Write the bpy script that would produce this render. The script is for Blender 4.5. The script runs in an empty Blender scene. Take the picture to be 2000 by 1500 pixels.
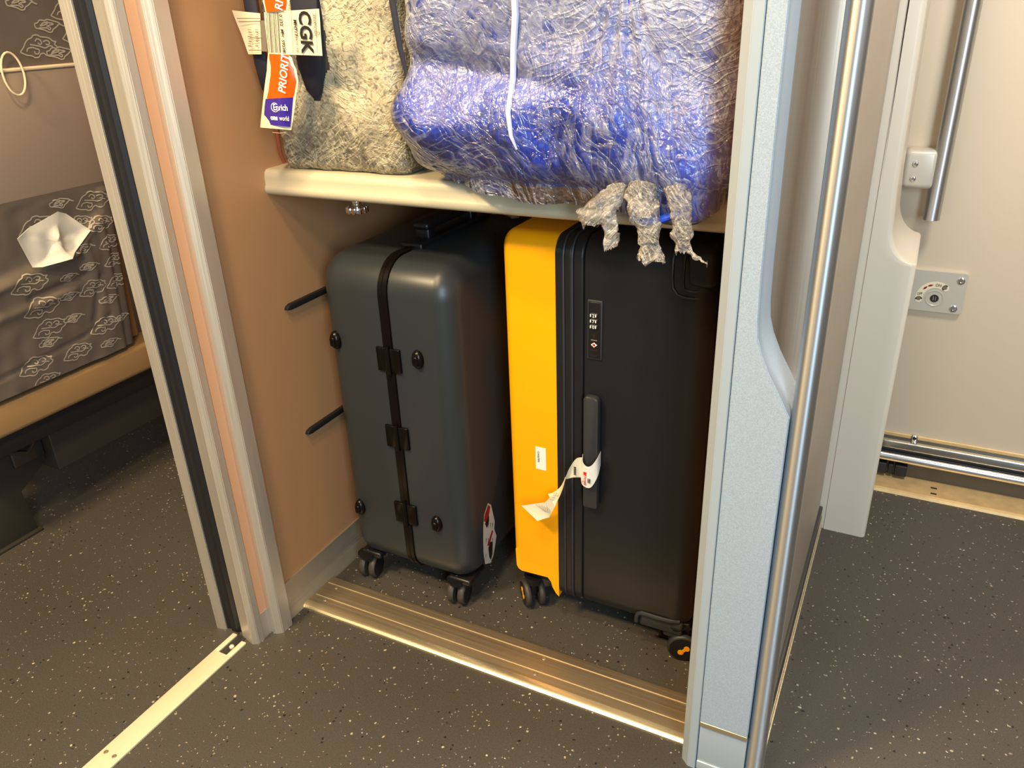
import bpy, bmesh, math, random
from mathutils import Vector, Matrix, noise
random.seed(7)
S = bpy.context.scene
COL = S.collection
PI = math.pi

# ------------------------------------------------------------------ camera
F = 1546.0
import numpy as _np
def _n(v):
    v = _np.array(v, float); return v / _np.linalg.norm(v)
_X = _n([3300, 611, -1546]); _Z = -_n([125, 3235, 1546]); _Y = _n(_np.cross(_Z, _X))
if _Y[2] < 0: _Y = -_Y
_Y = _n(_Y - _Y.dot(_X) * _X); _Z = _n(_Z - _Z.dot(_X) * _X - _Z.dot(_Y) * _Y)
RW = _np.array([_X, _Y, _Z])            # world = RW @ (right, down, forward)
CAM = Vector((0, 0, 1.15))
cd = bpy.data.cameras.new('camera'); cam = bpy.data.objects.new('camera', cd); COL.objects.link(cam)
r_, d_, f_ = RW[:, 0], RW[:, 1], RW[:, 2]
M = Matrix(((r_[0], -d_[0], -f_[0], 0), (r_[1], -d_[1], -f_[1], 0), (r_[2], -d_[2], -f_[2], CAM.z), (0, 0, 0, 1)))
cam.matrix_world = M
cd.sensor_width = 36; cd.lens = F / 2000 * 36; cd.clip_start = 0.02; cd.clip_end = 50
S.camera = cam

# ------------------------------------------------------------------ light and exposure
S.view_settings.view_transform = 'Standard'; S.view_settings.look = 'None'
S.view_settings.gamma = 1.0; S.view_settings.exposure = 0.55
try: S.view_settings.use_curve_mapping = False
except Exception: pass
w = bpy.data.worlds.new('world'); S.world = w; w.use_nodes = True
w.node_tree.nodes['Background'].inputs[0].default_value = (1.0, 0.86, 0.68, 1)
w.node_tree.nodes['Background'].inputs[1].default_value = 0.16

def area(name, loc, target, size, power, col, sy=None):
    l = bpy.data.lights.new(name, 'AREA'); l.energy = power; l.color = col; l.size = size
    if sy: l.shape = 'RECTANGLE'; l.size_y = sy
    o = bpy.data.objects.new(name, l); COL.objects.link(o)
    o.location = loc; d = Vector(target) - Vector(loc)
    o.rotation_euler = d.to_track_quat('-Z', 'Y').to_euler(); return o
WARM = (1.0, 0.76, 0.46); COOL = (0.72, 0.87, 1.0)
area('ceiling_lamp', (-0.60, 0.30, 2.25), (-0.60, 0.42, 0), 0.16, 12, WARM)
area('ceiling_lamp', (-0.35, -0.30, 2.25), (-0.50, 1.0, 0.5), 0.22, 11, WARM)
area('compartment_lamp', (-1.30, -0.30, 2.25), (-1.30, 0.10, 0), 0.4, 42, (1.0, 0.75, 0.42), 0.25)
area('vestibule_lamp', (0.42, 1.15, 2.25), (0.35, 1.5, 0), 0.30, 19, (1.0, 0.94, 0.86))
area('daylight', (0.95, -0.85, 1.35), (-0.25, 1.0, 0.75), 0.55, 27, (0.62, 0.83, 1.0), 1.3)

# ------------------------------------------------------------------ materials
def lin(c):
    if isinstance(c, str): c = tuple(int(c[i:i+2], 16) for i in (0, 2, 4))
    o = []
    for v in c:
        v = v / 255; o.append(v / 12.92 if v <= 0.04045 else ((v + 0.055) / 1.055) ** 2.4)
    return (*o, 1)
class N:
    def __init__(s, name):
        s.m = bpy.data.materials.new(name); s.m.use_nodes = True
        s.t = s.m.node_tree; s.b = s.t.nodes['Principled BSDF']; s.out = s.t.nodes['Material Output']
    def new(s, typ, **kw):
        n = s.t.nodes.new(typ)
        for k, v in kw.items(): setattr(n, k, v)
        return n
    def link(s, a, b): s.t.links.new(a, b)
    def coords(s, scale=(1, 1, 1), rot=(0, 0, 0), out='Object'):
        tc = s.new('ShaderNodeTexCoord'); mp = s.new('ShaderNodeMapping')
        mp.inputs['Scale'].default_value = scale; mp.inputs['Rotation'].default_value = rot
        s.link(tc.outputs[out], mp.inputs[0]); return mp.outputs[0]
    def noise(s, vec, scale, detail=3, dist=0, rough=.5):
        n = s.new('ShaderNodeTexNoise'); n.inputs['Scale'].default_value = scale
        n.inputs['Detail'].default_value = detail; n.inputs['Distortion'].default_value = dist
        n.inputs['Roughness'].default_value = rough
        s.link(vec, n.inputs['Vector']); return n.outputs['Fac']
    def ramp(s, fac, stops, interp='LINEAR'):
        r = s.new('ShaderNodeValToRGB'); r.color_ramp.interpolation = interp
        e = r.color_ramp.elements
        while len(e) < len(stops): e.new(.5)
        for k, (p, c) in enumerate(stops):
            e[k].position = p; e[k].color = c if len(c) == 4 else (*c, 1)
        s.link(fac, r.inputs[0]); return r.outputs[0]
    def math(s, op, a, b=None, clamp=False):
        n = s.new('ShaderNodeMath', operation=op); n.use_clamp = clamp
        for i, v in enumerate((a, b)):
            if v is None: continue
            if isinstance(v, (int, float)): n.inputs[i].default_value = v
            else: s.link(v, n.inputs[i])
        return n.outputs[0]
    def bump(s, h, strength=.3, dist=.002, to=None):
        b = s.new('ShaderNodeBump'); b.inputs['Strength'].default_value = strength
        b.inputs['Distance'].default_value = dist; s.link(h, b.inputs['Height'])
        s.link(b.outputs[0], (to or s.b).inputs['Normal']); return b.outputs[0]
    def mix(s, fac, a, b):
        n = s.new('ShaderNodeMix', data_type='RGBA')
        for i, v in ((0, fac), (6, a), (7, b)):
            if isinstance(v, (tuple, list)): n.inputs[i].default_value = v
            elif isinstance(v, (int, float)): n.inputs[i].default_value = v
            else: s.link(v, n.inputs[i])
        return n.outputs[2]

def plain(name, col, rough=.5, metal=0, spec=.5, bump=None, grain=None, coat=0):
    s = N(name); s.b.inputs['Base Color'].default_value = lin(col)
    s.b.inputs['Roughness'].default_value = rough; s.b.inputs['Metallic'].default_value = metal
    s.b.inputs['Specular IOR Level'].default_value = spec
    if coat: s.b.inputs['Coat Weight'].default_value = coat; s.b.inputs['Coat Roughness'].default_value = .15
    if bump: s.bump(s.noise(s.coords(), bump[0], 4), bump[1], bump[2])
    if grain:
        c = lin(col); v = s.noise(s.coords(grain[2] if len(grain) > 2 else (1, 1, 1)), grain[0], 3)
        a = tuple(x * (1 - grain[1]) for x in c[:3]) + (1,); b = tuple(min(1, x * (1 + grain[1])) for x in c[:3]) + (1,)
        s.link(s.ramp(v, [(.3, a), (.7, b)]), s.b.inputs['Base Color'])
    return s.m
def brushed(name, col, rough=.35, axis='z', streak=.25, metal=1.0):
    s = N(name); sc = {'z': (260, 260, 3), 'x': (3, 260, 260), 'y': (260, 3, 260)}[axis]
    v = s.noise(s.coords(sc), 1.7, 2)
    c = lin(col)
    s.link(s.ramp(v, [(.3, tuple(x * (1 - streak * .5) for x in c[:3])), (.7, c[:3])]), s.b.inputs['Base Color'])
    s.b.inputs['Metallic'].default_value = metal
    s.link(s.ramp(v, [(.3, (rough * .85,) * 3), (.7, (rough * 1.2,) * 3)]), s.b.inputs['Roughness'])
    s.bump(v, .04, .0003)
    return s.m

def aniso(name, col, rough=.3, an=.85, rot=0.0):
    s = N(name); s.b.inputs['Base Color'].default_value = lin(col); s.b.inputs['Metallic'].default_value = 1
    s.b.inputs['Roughness'].default_value = rough; s.b.inputs['Anisotropic'].default_value = an; s.b.inputs['Anisotropic Rotation'].default_value = rot
    t = s.new('ShaderNodeTangent', direction_type='RADIAL', axis='Z'); s.link(t.outputs[0], s.b.inputs['Tangent'])
    return s.m
def floor_mat():
    s = N('speckled vinyl')
    base = s.noise(s.coords(), 1.6, 4)
    col = s.ramp(base, [(.3, lin((68, 64, 59))), (.7, lin((82, 78, 72)))])
    fine = s.noise(s.coords(), 420, 2)
    col = s.mix(.35, col, s.ramp(fine, [(.35, lin((46, 41, 35))), (.65, lin((88, 79, 66)))]))
    for sc, thr, dens, cc in ((115, .10, .86, (178, 166, 142)), (190, .12, .90, (160, 148, 126)), (75, .06, .93, (200, 188, 164)), (130, .12, .90, (24, 20, 17))):
        v = s.new('ShaderNodeTexVoronoi'); v.inputs['Scale'].default_value = sc; v.inputs['Randomness'].default_value = 1
        vec = s.coords((1, 1.0, 1), (0, 0, sc * .13)); 
        wv = s.new('ShaderNodeTexNoise'); wv.inputs['Scale'].default_value = sc * 1.7; s.link(vec, wv.inputs['Vector'])
        va = s.new('ShaderNodeVectorMath', operation='SCALE'); va.inputs['Scale'].default_value = .006; s.link(wv.outputs['Color'], va.inputs[0])
        vb = s.new('ShaderNodeVectorMath', operation='ADD'); s.link(vec, vb.inputs[0]); s.link(va.outputs[0], vb.inputs[1])
        s.link(vb.outputs[0], v.inputs['Vector'])
        sep = s.new('ShaderNodeSeparateColor'); s.link(v.outputs['Color'], sep.inputs[0])
        rnd = s.math('GREATER_THAN', sep.outputs[0], dens)
        clump = s.math('GREATER_THAN', s.noise(s.coords(), 9, 2), .42)
        near = s.math('LESS_THAN', v.outputs['Distance'], s.math('MULTIPLY', s.math('ADD', sep.outputs[1], .5), thr * 1.9))
        f = s.math('MULTIPLY', s.math('MULTIPLY', rnd, near), s.math('ADD', s.math('MULTIPLY', clump, .5), .45))
        col = s.mix(f, col, lin(cc))
    s.link(col, s.b.inputs['Base Color'])
    s.b.inputs['Roughness'].default_value = .55; s.b.inputs['Specular IOR Level'].default_value = .35
    s.bump(fine, .25, .0008)
    return s.m

def film_mat(name, tint, milk=.18, milky=.55, bands=((0, 0), (.9, .3)), rough=.13, seed=0.0, fine=1.0, body_z=None, lines=.20):
    """clear stretch film: glossy wrinkles over a see-through sheet that turns milky where layers pile up, with glints painted along the ridges"""
    s = N(name); t = s.t; t.nodes.remove(s.b)
    hs = []; masks = []
    dirs = [((14, 14, 90), (0, 0.25, 0.0)), ((85, 40, 12), (0, .10, 0)), ((16, 30, 100), (0, -.75, 0)), ((110, 40, 18), (0, .55, 0))]
    for k, (sc, rot) in enumerate(dirs):
        v = s.coords((1, 1, 1), (rot[0], rot[1] + seed * .2, rot[2]))
        wn = s.new('ShaderNodeTexNoise'); wn.inputs['Scale'].default_value = 9 + 3 * k; wn.inputs['Detail'].default_value = 2; s.link(v, wn.inputs['Vector'])
        wc = s.new('ShaderNodeVectorMath', operation='SCALE'); wc.inputs['Scale'].default_value = .055; s.link(wn.outputs['Color'], wc.inputs[0])
        wa = s.new('ShaderNodeVectorMath', operation='ADD'); s.link(v, wa.inputs[0]); s.link(wc.outputs[0], wa.inputs[1])
        wm = s.new('ShaderNodeMapping'); wm.inputs['Scale'].default_value = tuple(x * .8 * fine for x in sc); s.link(wa.outputs[0], wm.inputs[0]); v = wm.outputs[0]
        n = s.noise(v, 1, 2, .5)
        ln = s.math('ABSOLUTE', s.math('SUBTRACT', n, .5))
        line = s.math('SUBTRACT', 1.0, s.math('MULTIPLY', ln, 17.0), True)       # thin ridge lines
        mk = s.noise(s.coords((1, 1, 1), (k * 1.3 + seed, k * .7, 0)), 5.5, 2)
        mk = s.math('MULTIPLY', s.math('SUBTRACT', mk, .40), 5.0, True)
        hs.append(s.math('MULTIPLY', line, mk)); masks.append(mk)
    H = s.math('ADD', s.math('ADD', hs[0], hs[1]), s.math('ADD', hs[2], hs[3]))
    med = s.noise(s.coords((1, 1, 1)), 62 * fine, 4, 1.2)
    H2 = s.math('ADD', s.math('MULTIPLY', H, .30), s.math('MULTIPLY', med, 1.2))
    b = s.new('ShaderNodeBump'); b.inputs['Strength'].default_value = 1.0; b.inputs['Distance'].default_value = .0038
    s.link(H2, b.inputs['Height'])
    tr = s.new('ShaderNodeBsdfTransparent'); tr.inputs[0].default_value = (.97, .98, 1, 1)
    gl = s.new('ShaderNodeBsdfGlossy'); gl.inputs['Roughness'].default_value = rough; gl.inputs[0].default_value = (1, 1, 1, 1)
    s.link(b.outputs[0], gl.inputs['Normal'])
    fr = s.new('ShaderNodeFresnel'); fr.inputs['IOR'].default_value = 1.62; s.link(b.outputs[0], fr.inputs['Normal'])
    m1 = s.new('ShaderNodeMixShader'); s.link(s.math('ADD', fr.outputs[0], .06, True), m1.inputs[0]); s.link(tr.outputs[0], m1.inputs[1]); s.link(gl.outputs[0], m1.inputs[2])
    df = s.new('ShaderNodeBsdfDiffuse'); df.inputs[0].default_value = lin(tint); s.link(b.outputs[0], df.inputs['Normal'])
    big = s.noise(s.coords((1, 1, 1), (seed, 0, seed * 2)), 4.2, 3, .6)
    big = s.math('MULTIPLY', s.math('SUBTRACT', big, .36), 3.0, True)
    fac = s.math('ADD', s.math('MULTIPLY', big, milky), milk)
    if body_z:                                    # more layers wound round the upper part; on blue, whiteness also paints broad highlights
        sp = s.new('ShaderNodeSeparateXYZ'); s.link(s.coords(), sp.inputs[0])
        lay = s.math('MULTIPLY', s.math('SUBTRACT', s.math('ADD', sp.outputs[2], s.math('MULTIPLY', big, .06)), body_z[0]), body_z[1], True)
        fac = s.math('ADD', s.math('MULTIPLY', fac, s.math('ADD', s.math('MULTIPLY', lay, .8), .2)), s.math('MULTIPLY', lay, body_z[2]))
    fac = s.math('MULTIPLY', fac, s.math('MULTIPLY', s.math('SUBTRACT', med, .25), 4.0, True))
    fac = s.math('ADD', fac, s.math('MULTIPLY', H, lines), True)  # white streaks on the ridges: wrinkle glints painted into the colour
    m2 = s.new('ShaderNodeMixShader'); s.link(fac, m2.inputs[0]); s.link(m1.outputs[0], m2.inputs[1]); s.link(df.outputs[0], m2.inputs[2])
    s.link(m2.outputs[0], s.out.inputs['Surface'])
    return s.m

MT = {}
MT['floor'] = floor_mat()
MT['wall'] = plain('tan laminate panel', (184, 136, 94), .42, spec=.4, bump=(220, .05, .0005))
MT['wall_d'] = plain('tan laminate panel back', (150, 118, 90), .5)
MT['silver'] = brushed('satin anodised aluminium', (222, 213, 198), .42, 'z', .1, .7)
MT['silver_y'] = brushed('satin aluminium skirting', (206, 192, 168), .42, 'y', .15, .7)
MT['silver_x'] = brushed('worn aluminium sill', (178, 160, 132), .46, 'x', .3, .75)
MT['nose'] = brushed('polished aluminium nosing', (240, 226, 190), .3, 'x', .1, .9)
MT['track'] = brushed('bright aluminium track', (250, 238, 200), .42, 'y', .1, .3)
MT['groove'] = plain('polished groove', (255, 235, 190), .35, .6)
MT['steel'] = aniso('brushed stainless steel', (196, 196, 196), .50, .85, .25)
MT['steel_d'] = brushed('brushed steel cove', (176, 160, 142), .42, 'z', .08, .45)
MT['panel'] = plain('speckled silver paint', (184, 198, 210), .38, .25, grain=(900, .16), bump=(900, .15, .0005))
MT['panel_f'] = plain('silver painted edge', (196, 208, 216), .32, .35)
MT['rubber'] = plain('black rubber', (28, 27, 26), .55)
MT['gasket'] = plain('black door gasket', (24, 25, 28), .38, spec=.6)
MT['peach'] = plain('peach filler strip', (222, 168, 126), .5)
MT['cream'] = plain('cream moulded plastic', (216, 204, 184), .38, spec=.5)
MT['cream2'] = plain('cream door paint', (224, 204, 176), .30, spec=.5)
MT['beigegrey'] = plain('grey beige painted metal', (206, 196, 180), .35, .2)
MT['chrome'] = plain('chrome', (230, 228, 224), .14, 1)
MT['rail'] = brushed('worn steel rail', (225, 222, 215), .22, 'x', .3)
MT['darkmetal'] = plain('dark grey metal', (92, 90, 86), .4, .8)
MT['sillgold'] = plain('bare metal sill', (222, 186, 130), .45, .35, grain=(30, .12))
MT['shelf'] = plain('textured cream shelf paint', (206, 194, 164), .42, .1, bump=(700, .12, .0005))
MT['grey_shell'] = plain('slate grey polycarbonate', (43, 48, 50), .36, spec=.5, bump=(800, .03, .0003))
MT['bronze'] = plain('dark bronze frame', (30, 26, 22), .22, .7)
MT['bronze_l'] = plain('worn bronze frame', (78, 68, 50), .3, .7)
MT['blk'] = plain('matt black polycarbonate', (24, 25, 28), .42, spec=.45, bump=(1500, .08, .0002))
MT['blk2'] = plain('black plastic', (22, 22, 24), .35)
MT['blk3'] = plain('charcoal soft plastic', (44, 45, 47), .5)
MT['yel'] = plain('yellow polycarbonate', (255, 172, 0), .38, spec=.4)
MT['orange'] = plain('orange print', (250, 165, 20), .5)
MT['tyre'] = plain('grey wheel tyre', (62, 56, 49), .5)
MT['paper'] = plain('white paper', (240, 236, 226), .5)
MT['paper_w'] = plain('thermal tag paper', (238, 224, 190), .5)
MT['ink'] = plain('black ink', (22, 20, 18), .6)
MT['ink_g'] = plain('grey ink', (120, 108, 92), .6)
MT['red'] = plain('red ink', (214, 34, 30), .5)
MT['tag_o'] = plain('orange tag print', (255, 92, 8), .28)
MT['tag_o2'] = plain('light orange tag print', (255, 128, 10), .28)
MT['tag_p'] = plain('violet tag print', (64, 44, 150), .22)
MT['white'] = plain('white print', (250, 246, 238), .4)
MT['tissue'] = plain('white tissue', (232, 226, 208), .8, bump=(60, .3, .001))
MT['navy'] = plain('navy webbing', (34, 36, 50), .7, bump=(900, .3, .0004))
MT['piping'] = plain('red brown piping', (136, 66, 46), .5)
MT['bagdark'] = plain('grey bag fabric', (70, 66, 62), .8, bump=(500, .3, .0005))
MT['fabric'] = plain('grey seat fabric', (112, 100, 88), .85, spec=.15, bump=(1400, .3, .0004), grain=(12, .08))
MT['fabric_l'] = plain('pale woven motif', (186, 172, 150), .85, spec=.15)
MT['tray'] = plain('beige tray plastic', (172, 150, 128), .45)
MT['trayedge'] = plain('cream tray edge', (236, 214, 178), .4)
MT['seatbase'] = plain('tan seat plastic', (156, 122, 80), .5)
MT['seatmetal'] = plain('dark painted seat frame', (66, 62, 54), .45, .3, bump=(60, .1, .001))
MT['ribbon'] = plain('red ribbon', (190, 40, 44), .6)
MT['sticker_w'] = plain('grey white sticker print', (196, 190, 176), .45)
MT['sticker_r'] = plain('dull red sticker print', (150, 30, 28), .45)
MT['sticker_d'] = plain('dark sticker print', (32, 26, 22), .45)
def blue_mat():
    s = N('royal blue bag cloth'); v = s.noise(s.coords(), 60, 4)
    col = s.ramp(v, [(.3, lin((20, 62, 190))), (.7, lin((34, 88, 226)))])
    sp = s.new('ShaderNodeSeparateXYZ'); s.link(s.coords(), sp.inputs[0])
    n = s.math('MULTIPLY', s.noise(s.coords(), 40, 3), .02)
    a = s.math('LESS_THAN', s.math('ADD', sp.outputs[2], n), .0225)
    bx = s.math('MULTIPLY', s.math('GREATER_THAN', sp.outputs[0], -.075), s.math('LESS_THAN', sp.outputs[0], .068))
    col = s.mix(s.math('MULTIPLY', a, bx), col, lin((178, 118, 62)))    # brown leather trim under the bag
    s.link(col, s.b.inputs['Base Color']); s.b.inputs['Roughness'].default_value = .5
    s.bump(v, .3, .002); return s.m
MT['blue'] = blue_mat()
MT['film_b'] = film_mat('clear stretch film over blue', (226, 228, 244), .01, .22, seed=0.4, body_z=(.13, 6.0, .13), lines=.18, rough=.17)
MT['film_g'] = film_mat('clear stretch film over grey', (218, 206, 174), .10, .40, seed=2.1, fine=1.5, lines=.4, body_z=(.05, 9, .38))
MT['film_t'] = film_mat('torn bunched stretch film', (240, 230, 216), .06, .16, seed=3.3, fine=2.2, lines=.35)
MT['film_cord'] = plain('twisted film cord', (200, 204, 232), .3)

# ------------------------------------------------------------------ mesh helpers
ORG = {}
def link_mesh(name, bm, mats, parent=None, org=None, sharp=38):
    if org is None:
        if parent is not None: org = ORG[parent]
        else:
            xs = [v.co for v in bm.verts]
            lo = Vector([min(v[i] for v in xs) for i in range(3)]); hi = Vector([max(v[i] for v in xs) for i in range(3)])
            org = Vector(((lo.x + hi.x) / 2, (lo.y + hi.y) / 2, lo.z))
    bmesh.ops.translate(bm, verts=bm.verts, vec=-org)
    for f in bm.faces: f.smooth = True
    a = math.radians(sharp)
    for e in bm.edges:
        if len(e.link_faces) == 2:
            try: e.smooth = e.calc_face_angle() < a
            except Exception: pass
    me = bpy.data.meshes.new(name); bm.to_mesh(me); bm.free()
    for m in (mats if isinstance(mats, (list, tuple)) else [mats]): me.materials.append(MT[m])
    o = bpy.data.objects.new(name, me); COL.objects.link(o)
    if parent is not None: o.parent = parent
    else: o.location = org
    ORG[o] = org
    return o
def thing(name, label, cat, loc, group=None):
    o = bpy.data.objects.new(name, None); COL.objects.link(o); o.location = loc; o.empty_display_size = .05
    o['label'] = label; o['category'] = cat
    if group: o['group'] = group
    ORG[o] = Vector(loc); return o
def tag(o, label, cat, group=None):
    o['label'] = label; o['category'] = cat
    if group: o['group'] = group
    return o
def struct(o):
    o['kind'] = 'structure'; return o
def B(): return bmesh.new()
def merge(bm, t, mat=0, mtx=None):
    if mtx is not None: bmesh.ops.transform(t, matrix=mtx, verts=t.verts)
    for f in t.faces: f.material_index = mat
    me = bpy.data.meshes.new('t'); t.to_mesh(me); t.free(); bm.from_mesh(me); bpy.data.meshes.remove(me); return bm
def box(bm, x0, x1, y0, y1, z0, z1, r=0, seg=3, mat=0, mtx=None):
    t = B(); bmesh.ops.create_cube(t, size=1)
    for v in t.verts: v.co = Vector(((x0 + x1) / 2 + v.co.x * (x1 - x0), (y0 + y1) / 2 + v.co.y * (y1 - y0), (z0 + z1) / 2 + v.co.z * (z1 - z0)))
    if r: bmesh.ops.bevel(t, geom=list(t.edges), offset=r, segments=seg, profile=.5, affect='EDGES')
    return merge(bm, t, mat, mtx)
def prism(bm, pts, a0, a1, plane='xy', mat=0, bev=0, mtx=None):
    """closed 2-D outline pushed along the third axis"""
    t = B()
    def p3(p, a): return {'xy': (p[0], p[1], a), 'xz': (p[0], a, p[1]), 'yz': (a, p[0], p[1])}[plane]
    lo = [t.verts.new(p3(p, a0)) for p in pts]; hi = [t.verts.new(p3(p, a1)) for p in pts]
    n = len(pts)
    for i in range(n): t.faces.new((lo[i], lo[(i+1) % n], hi[(i+1) % n], hi[i]))
    t.faces.new(lo[::-1]); t.faces.new(hi)
    bmesh.ops.recalc_face_normals(t, faces=t.faces)
    if bev: bmesh.ops.bevel(t, geom=list(t.edges), offset=bev, segments=2, profile=.5, affect='EDGES')
    return merge(bm, t, mat, mtx)
def sheet(bm, pts, a0, a1, mat=0, closed=False):
    """open xy polyline raised from z=a0 to a1 (a face strip)"""
    t = B(); lo = [t.verts.new((p[0], p[1], a0)) for p in pts]; hi = [t.verts.new((p[0], p[1], a1)) for p in pts]
    for i in range(len(pts) - (0 if closed else 1)):
        j = (i + 1) % len(pts); t.faces.new((lo[i], lo[j], hi[j], hi[i]))
    return merge(bm, t, mat)
def tube(bm, pts, r, n=10, mat=0, closed=False, flat=None):
    pts = [Vector(p) for p in pts]; t = B(); rings = []; L = len(pts); up = None
    for i, p in enumerate(pts):
        a = pts[(i - 1) % L] if closed or i else pts[0]; b = pts[(i + 1) % L] if closed or i < L - 1 else pts[-1]
        d = (b - a).normalized()
        if up is None: up = Vector((0, 0, 1)) if abs(d.z) < .9 else Vector((0, 1, 0))
        u = (up - d * up.dot(d))
        u = u.normalized() if u.length > 1e-6 else d.orthogonal().normalized()
        up = u; v = d.cross(u); rr = r[i] if isinstance(r, (list, tuple)) else r
        fx = flat or 1
        rings.append([t.verts.new(p + (u * math.cos(2*PI*k/n) * fx + v * math.sin(2*PI*k/n)) * rr) for k in range(n)])
    for i in range(L if closed else L - 1):
        A, C = rings[i], rings[(i + 1) % L]
        for k in range(n): t.faces.new((A[k], A[(k+1) % n], C[(k+1) % n], C[k]))
    if not closed: t.faces.new(rings[0][::-1]); t.faces.new(rings[-1])
    bmesh.ops.recalc_face_normals(t, faces=t.faces)
    return merge(bm, t, mat)
def lathe(bm, prof, mtx, n=28, mat=0):
    """profile of (radius, height) spun about local z"""
    t = B(); rings = [[t.verts.new((r * math.cos(2*PI*k/n), r * math.sin(2*PI*k/n), h)) for k in range(n)] for r, h in prof]
    for A, C in zip(rings, rings[1:]):
        for k in range(n): t.faces.new((A[k], A[(k+1) % n], C[(k+1) % n], C[k]))
    t.faces.new(rings[0][::-1]); t.faces.new(rings[-1])
    bmesh.ops.recalc_face_normals(t, faces=t.faces)
    return merge(bm, t, mat, mtx)
def frame(o, u, v):
    """matrix whose local x, y axes run along u, v"""
    u = Vector(u).normalized(); v = Vector(v); v = (v - u * v.dot(u)).normalized(); n = u.cross(v)
    m = Matrix((u, v, n)).transposed().to_4x4(); m.translation = Vector(o); return m
def text(bm, s, size, mtx, mat=0, sx=1, bold=0, depth=.00015):
    c = bpy.data.curves.new('t', 'FONT'); c.body = s; c.size = size; c.extrude = depth; c.offset = bold; c.resolution_u = 3
    o = bpy.data.objects.new('t', c); COL.objects.link(o); bpy.context.view_layer.update()
    me = bpy.data.meshes.new_from_object(o.evaluated_get(bpy.context.evaluated_depsgraph_get()))
    bpy.data.objects.remove(o); t = B(); t.from_mesh(me); bpy.data.meshes.remove(me)
    for v in t.verts: v.co.x *= sx
    return merge(bm, t, mat, mtx)
def poly(bm, pts, mat=0, th=0):
    t = B(); f = t.faces.new([t.verts.new(p) for p in pts])
    if th:
        f.normal_update(); n = f.normal.copy() * th
        r = bmesh.ops.extrude_face_region(t, geom=[f]); bmesh.ops.translate(t, vec=-n, verts=[g for g in r['geom'] if isinstance(g, bmesh.types.BMVert)])
        bmesh.ops.recalc_face_normals(t, faces=t.faces)
    return merge(bm, t, mat)
def roundbox_grid(x0, x1, y0, y1, z0, z1, r, n):
    t = B(); bmesh.ops.create_cube(t, size=1); bmesh.ops.subdivide_edges(t, edges=t.edges[:], cuts=n, use_grid_fill=True)
    c = Vector(((x0+x1)/2, (y0+y1)/2, (z0+z1)/2)); h = Vector(((x1-x0)/2, (y1-y0)/2, (z1-z0)/2))
    for v in t.verts:
        p = Vector((v.co.x * 2 * h.x, v.co.y * 2 * h.y, v.co.z * 2 * h.z))
        q = Vector([max(-h[i] + r, min(h[i] - r, p[i])) for i in range(3)]); d = p - q
        if d.length > 1e-9: p = q + d.normalized() * r
        v.co = p + c
    t.normal_update(); return t
def arc(cx, cy, r, a0, a1, n=6):
    return [(cx + r * math.cos(math.radians(a0 + (a1-a0)*i/n)), cy + r * math.sin(math.radians(a0 + (a1-a0)*i/n))) for i in range(n+1)]
def screw(parent, loc, u, v, r=.004, name='screw', mat='chrome'):
    bm = B(); m = frame(loc, u, v)
    lathe(bm, [(r, -.0004), (r, .0006), (r*.8, .0014), (r*.45, .0015), (r*.4, .0006), (0.0001, .0006)], m, 16)
    return link_mesh(name, bm, mat, parent)
def at(u, v, y):
    """point of the photograph's sight line on the plane at depth y"""
    d = RW @ _np.array([(u - 1000) / F, (v - 750) / F, 1.]); return CAM + Vector(d) * (y / d[1])

# ------------------------------------------------------------------ setting
XW = -1.047
bm = B(); box(bm, -3.2, 2.2, -1.6, 2.4, -.05, 0); struct(link_mesh('floor', bm, 'floor', org=Vector((0, 0, 0))))
bm = B(); box(bm, XW - .055, XW, .90, 1.66, .0, 2.1); struct(link_mesh('wall_left', bm, 'wall', org=Vector((XW, 1.2, 0))))
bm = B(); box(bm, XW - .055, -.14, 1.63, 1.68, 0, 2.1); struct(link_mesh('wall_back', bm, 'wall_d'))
bm = B(); box(bm, -.203, -.176, .985, 1.63, 0, 2.1); box(bm, -.15, -.085, 1.062, 1.70, 0, 2.1, mat=1); struct(link_mesh('wall_right', bm, ['wall', 'steel_d']))
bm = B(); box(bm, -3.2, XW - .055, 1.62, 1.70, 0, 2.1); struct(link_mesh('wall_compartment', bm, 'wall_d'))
# skirting of the rack: flat plate and a lower cove
bm = B(); prism(bm, [(XW, .08), (XW + .003, .08), (XW + .003, .034), (XW + .006, .022), (XW + .014, .010), (XW + .016, 0), (XW, 0)], .915, 1.63, 'xz')
struct(link_mesh('baseboard_left', bm, 'silver_y'))
bm = B(); box(bm, -.088, -.078, 1.0, 1.703, 0, .062, .002); box(bm, -.078, -.0735, 1.012, 1.703, .0, .012, .001, mat=1); box(bm, -.078, -.0755, 1.012, 1.703, .028, .034, .0008, mat=1)
struct(link_mesh('baseboard_right', bm, ['darkmetal', 'nose']))

# left door post: aluminium profile, black gasket, peach filler
H = 2.1
post = B()
prism(post, [(-1.158, .842), (-1.136, .846), (-1.136, .90), (-1.158, .90)], 0, H)
prism(post, [(-1.094, .852), (-1.090, .846), (-1.054, .837), (-1.043, .844), (-1.042, .859), (-1.048, .8615), (-1.048, .882), (-1.031, .8805), (-1.019, .889), (-1.019, .918), (-1.047, .918), (-1.094, .918)], 0, H)
bmesh.ops.bevel(post, geom=[e for e in post.edges if abs(e.verts[0].co.z - e.verts[1].co.z) > 1], offset=.0012, segments=2, affect='EDGES')
box(post, -1.050, -1.0435, .860, .8815, 0, .062)
p = struct(link_mesh('trim_1', post, 'silver', org=Vector((-1.09, .88, 0))))
g = B(); prism(g, [(-1.1358, .870), (-1.1358, .850), (-1.128, .853), (-1.122, .849), (-1.108, .849), (-1.102, .854), (-1.0945, .853), (-1.0945, .870), (-1.0945, .90), (-1.1358, .90)], 0, H)
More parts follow.
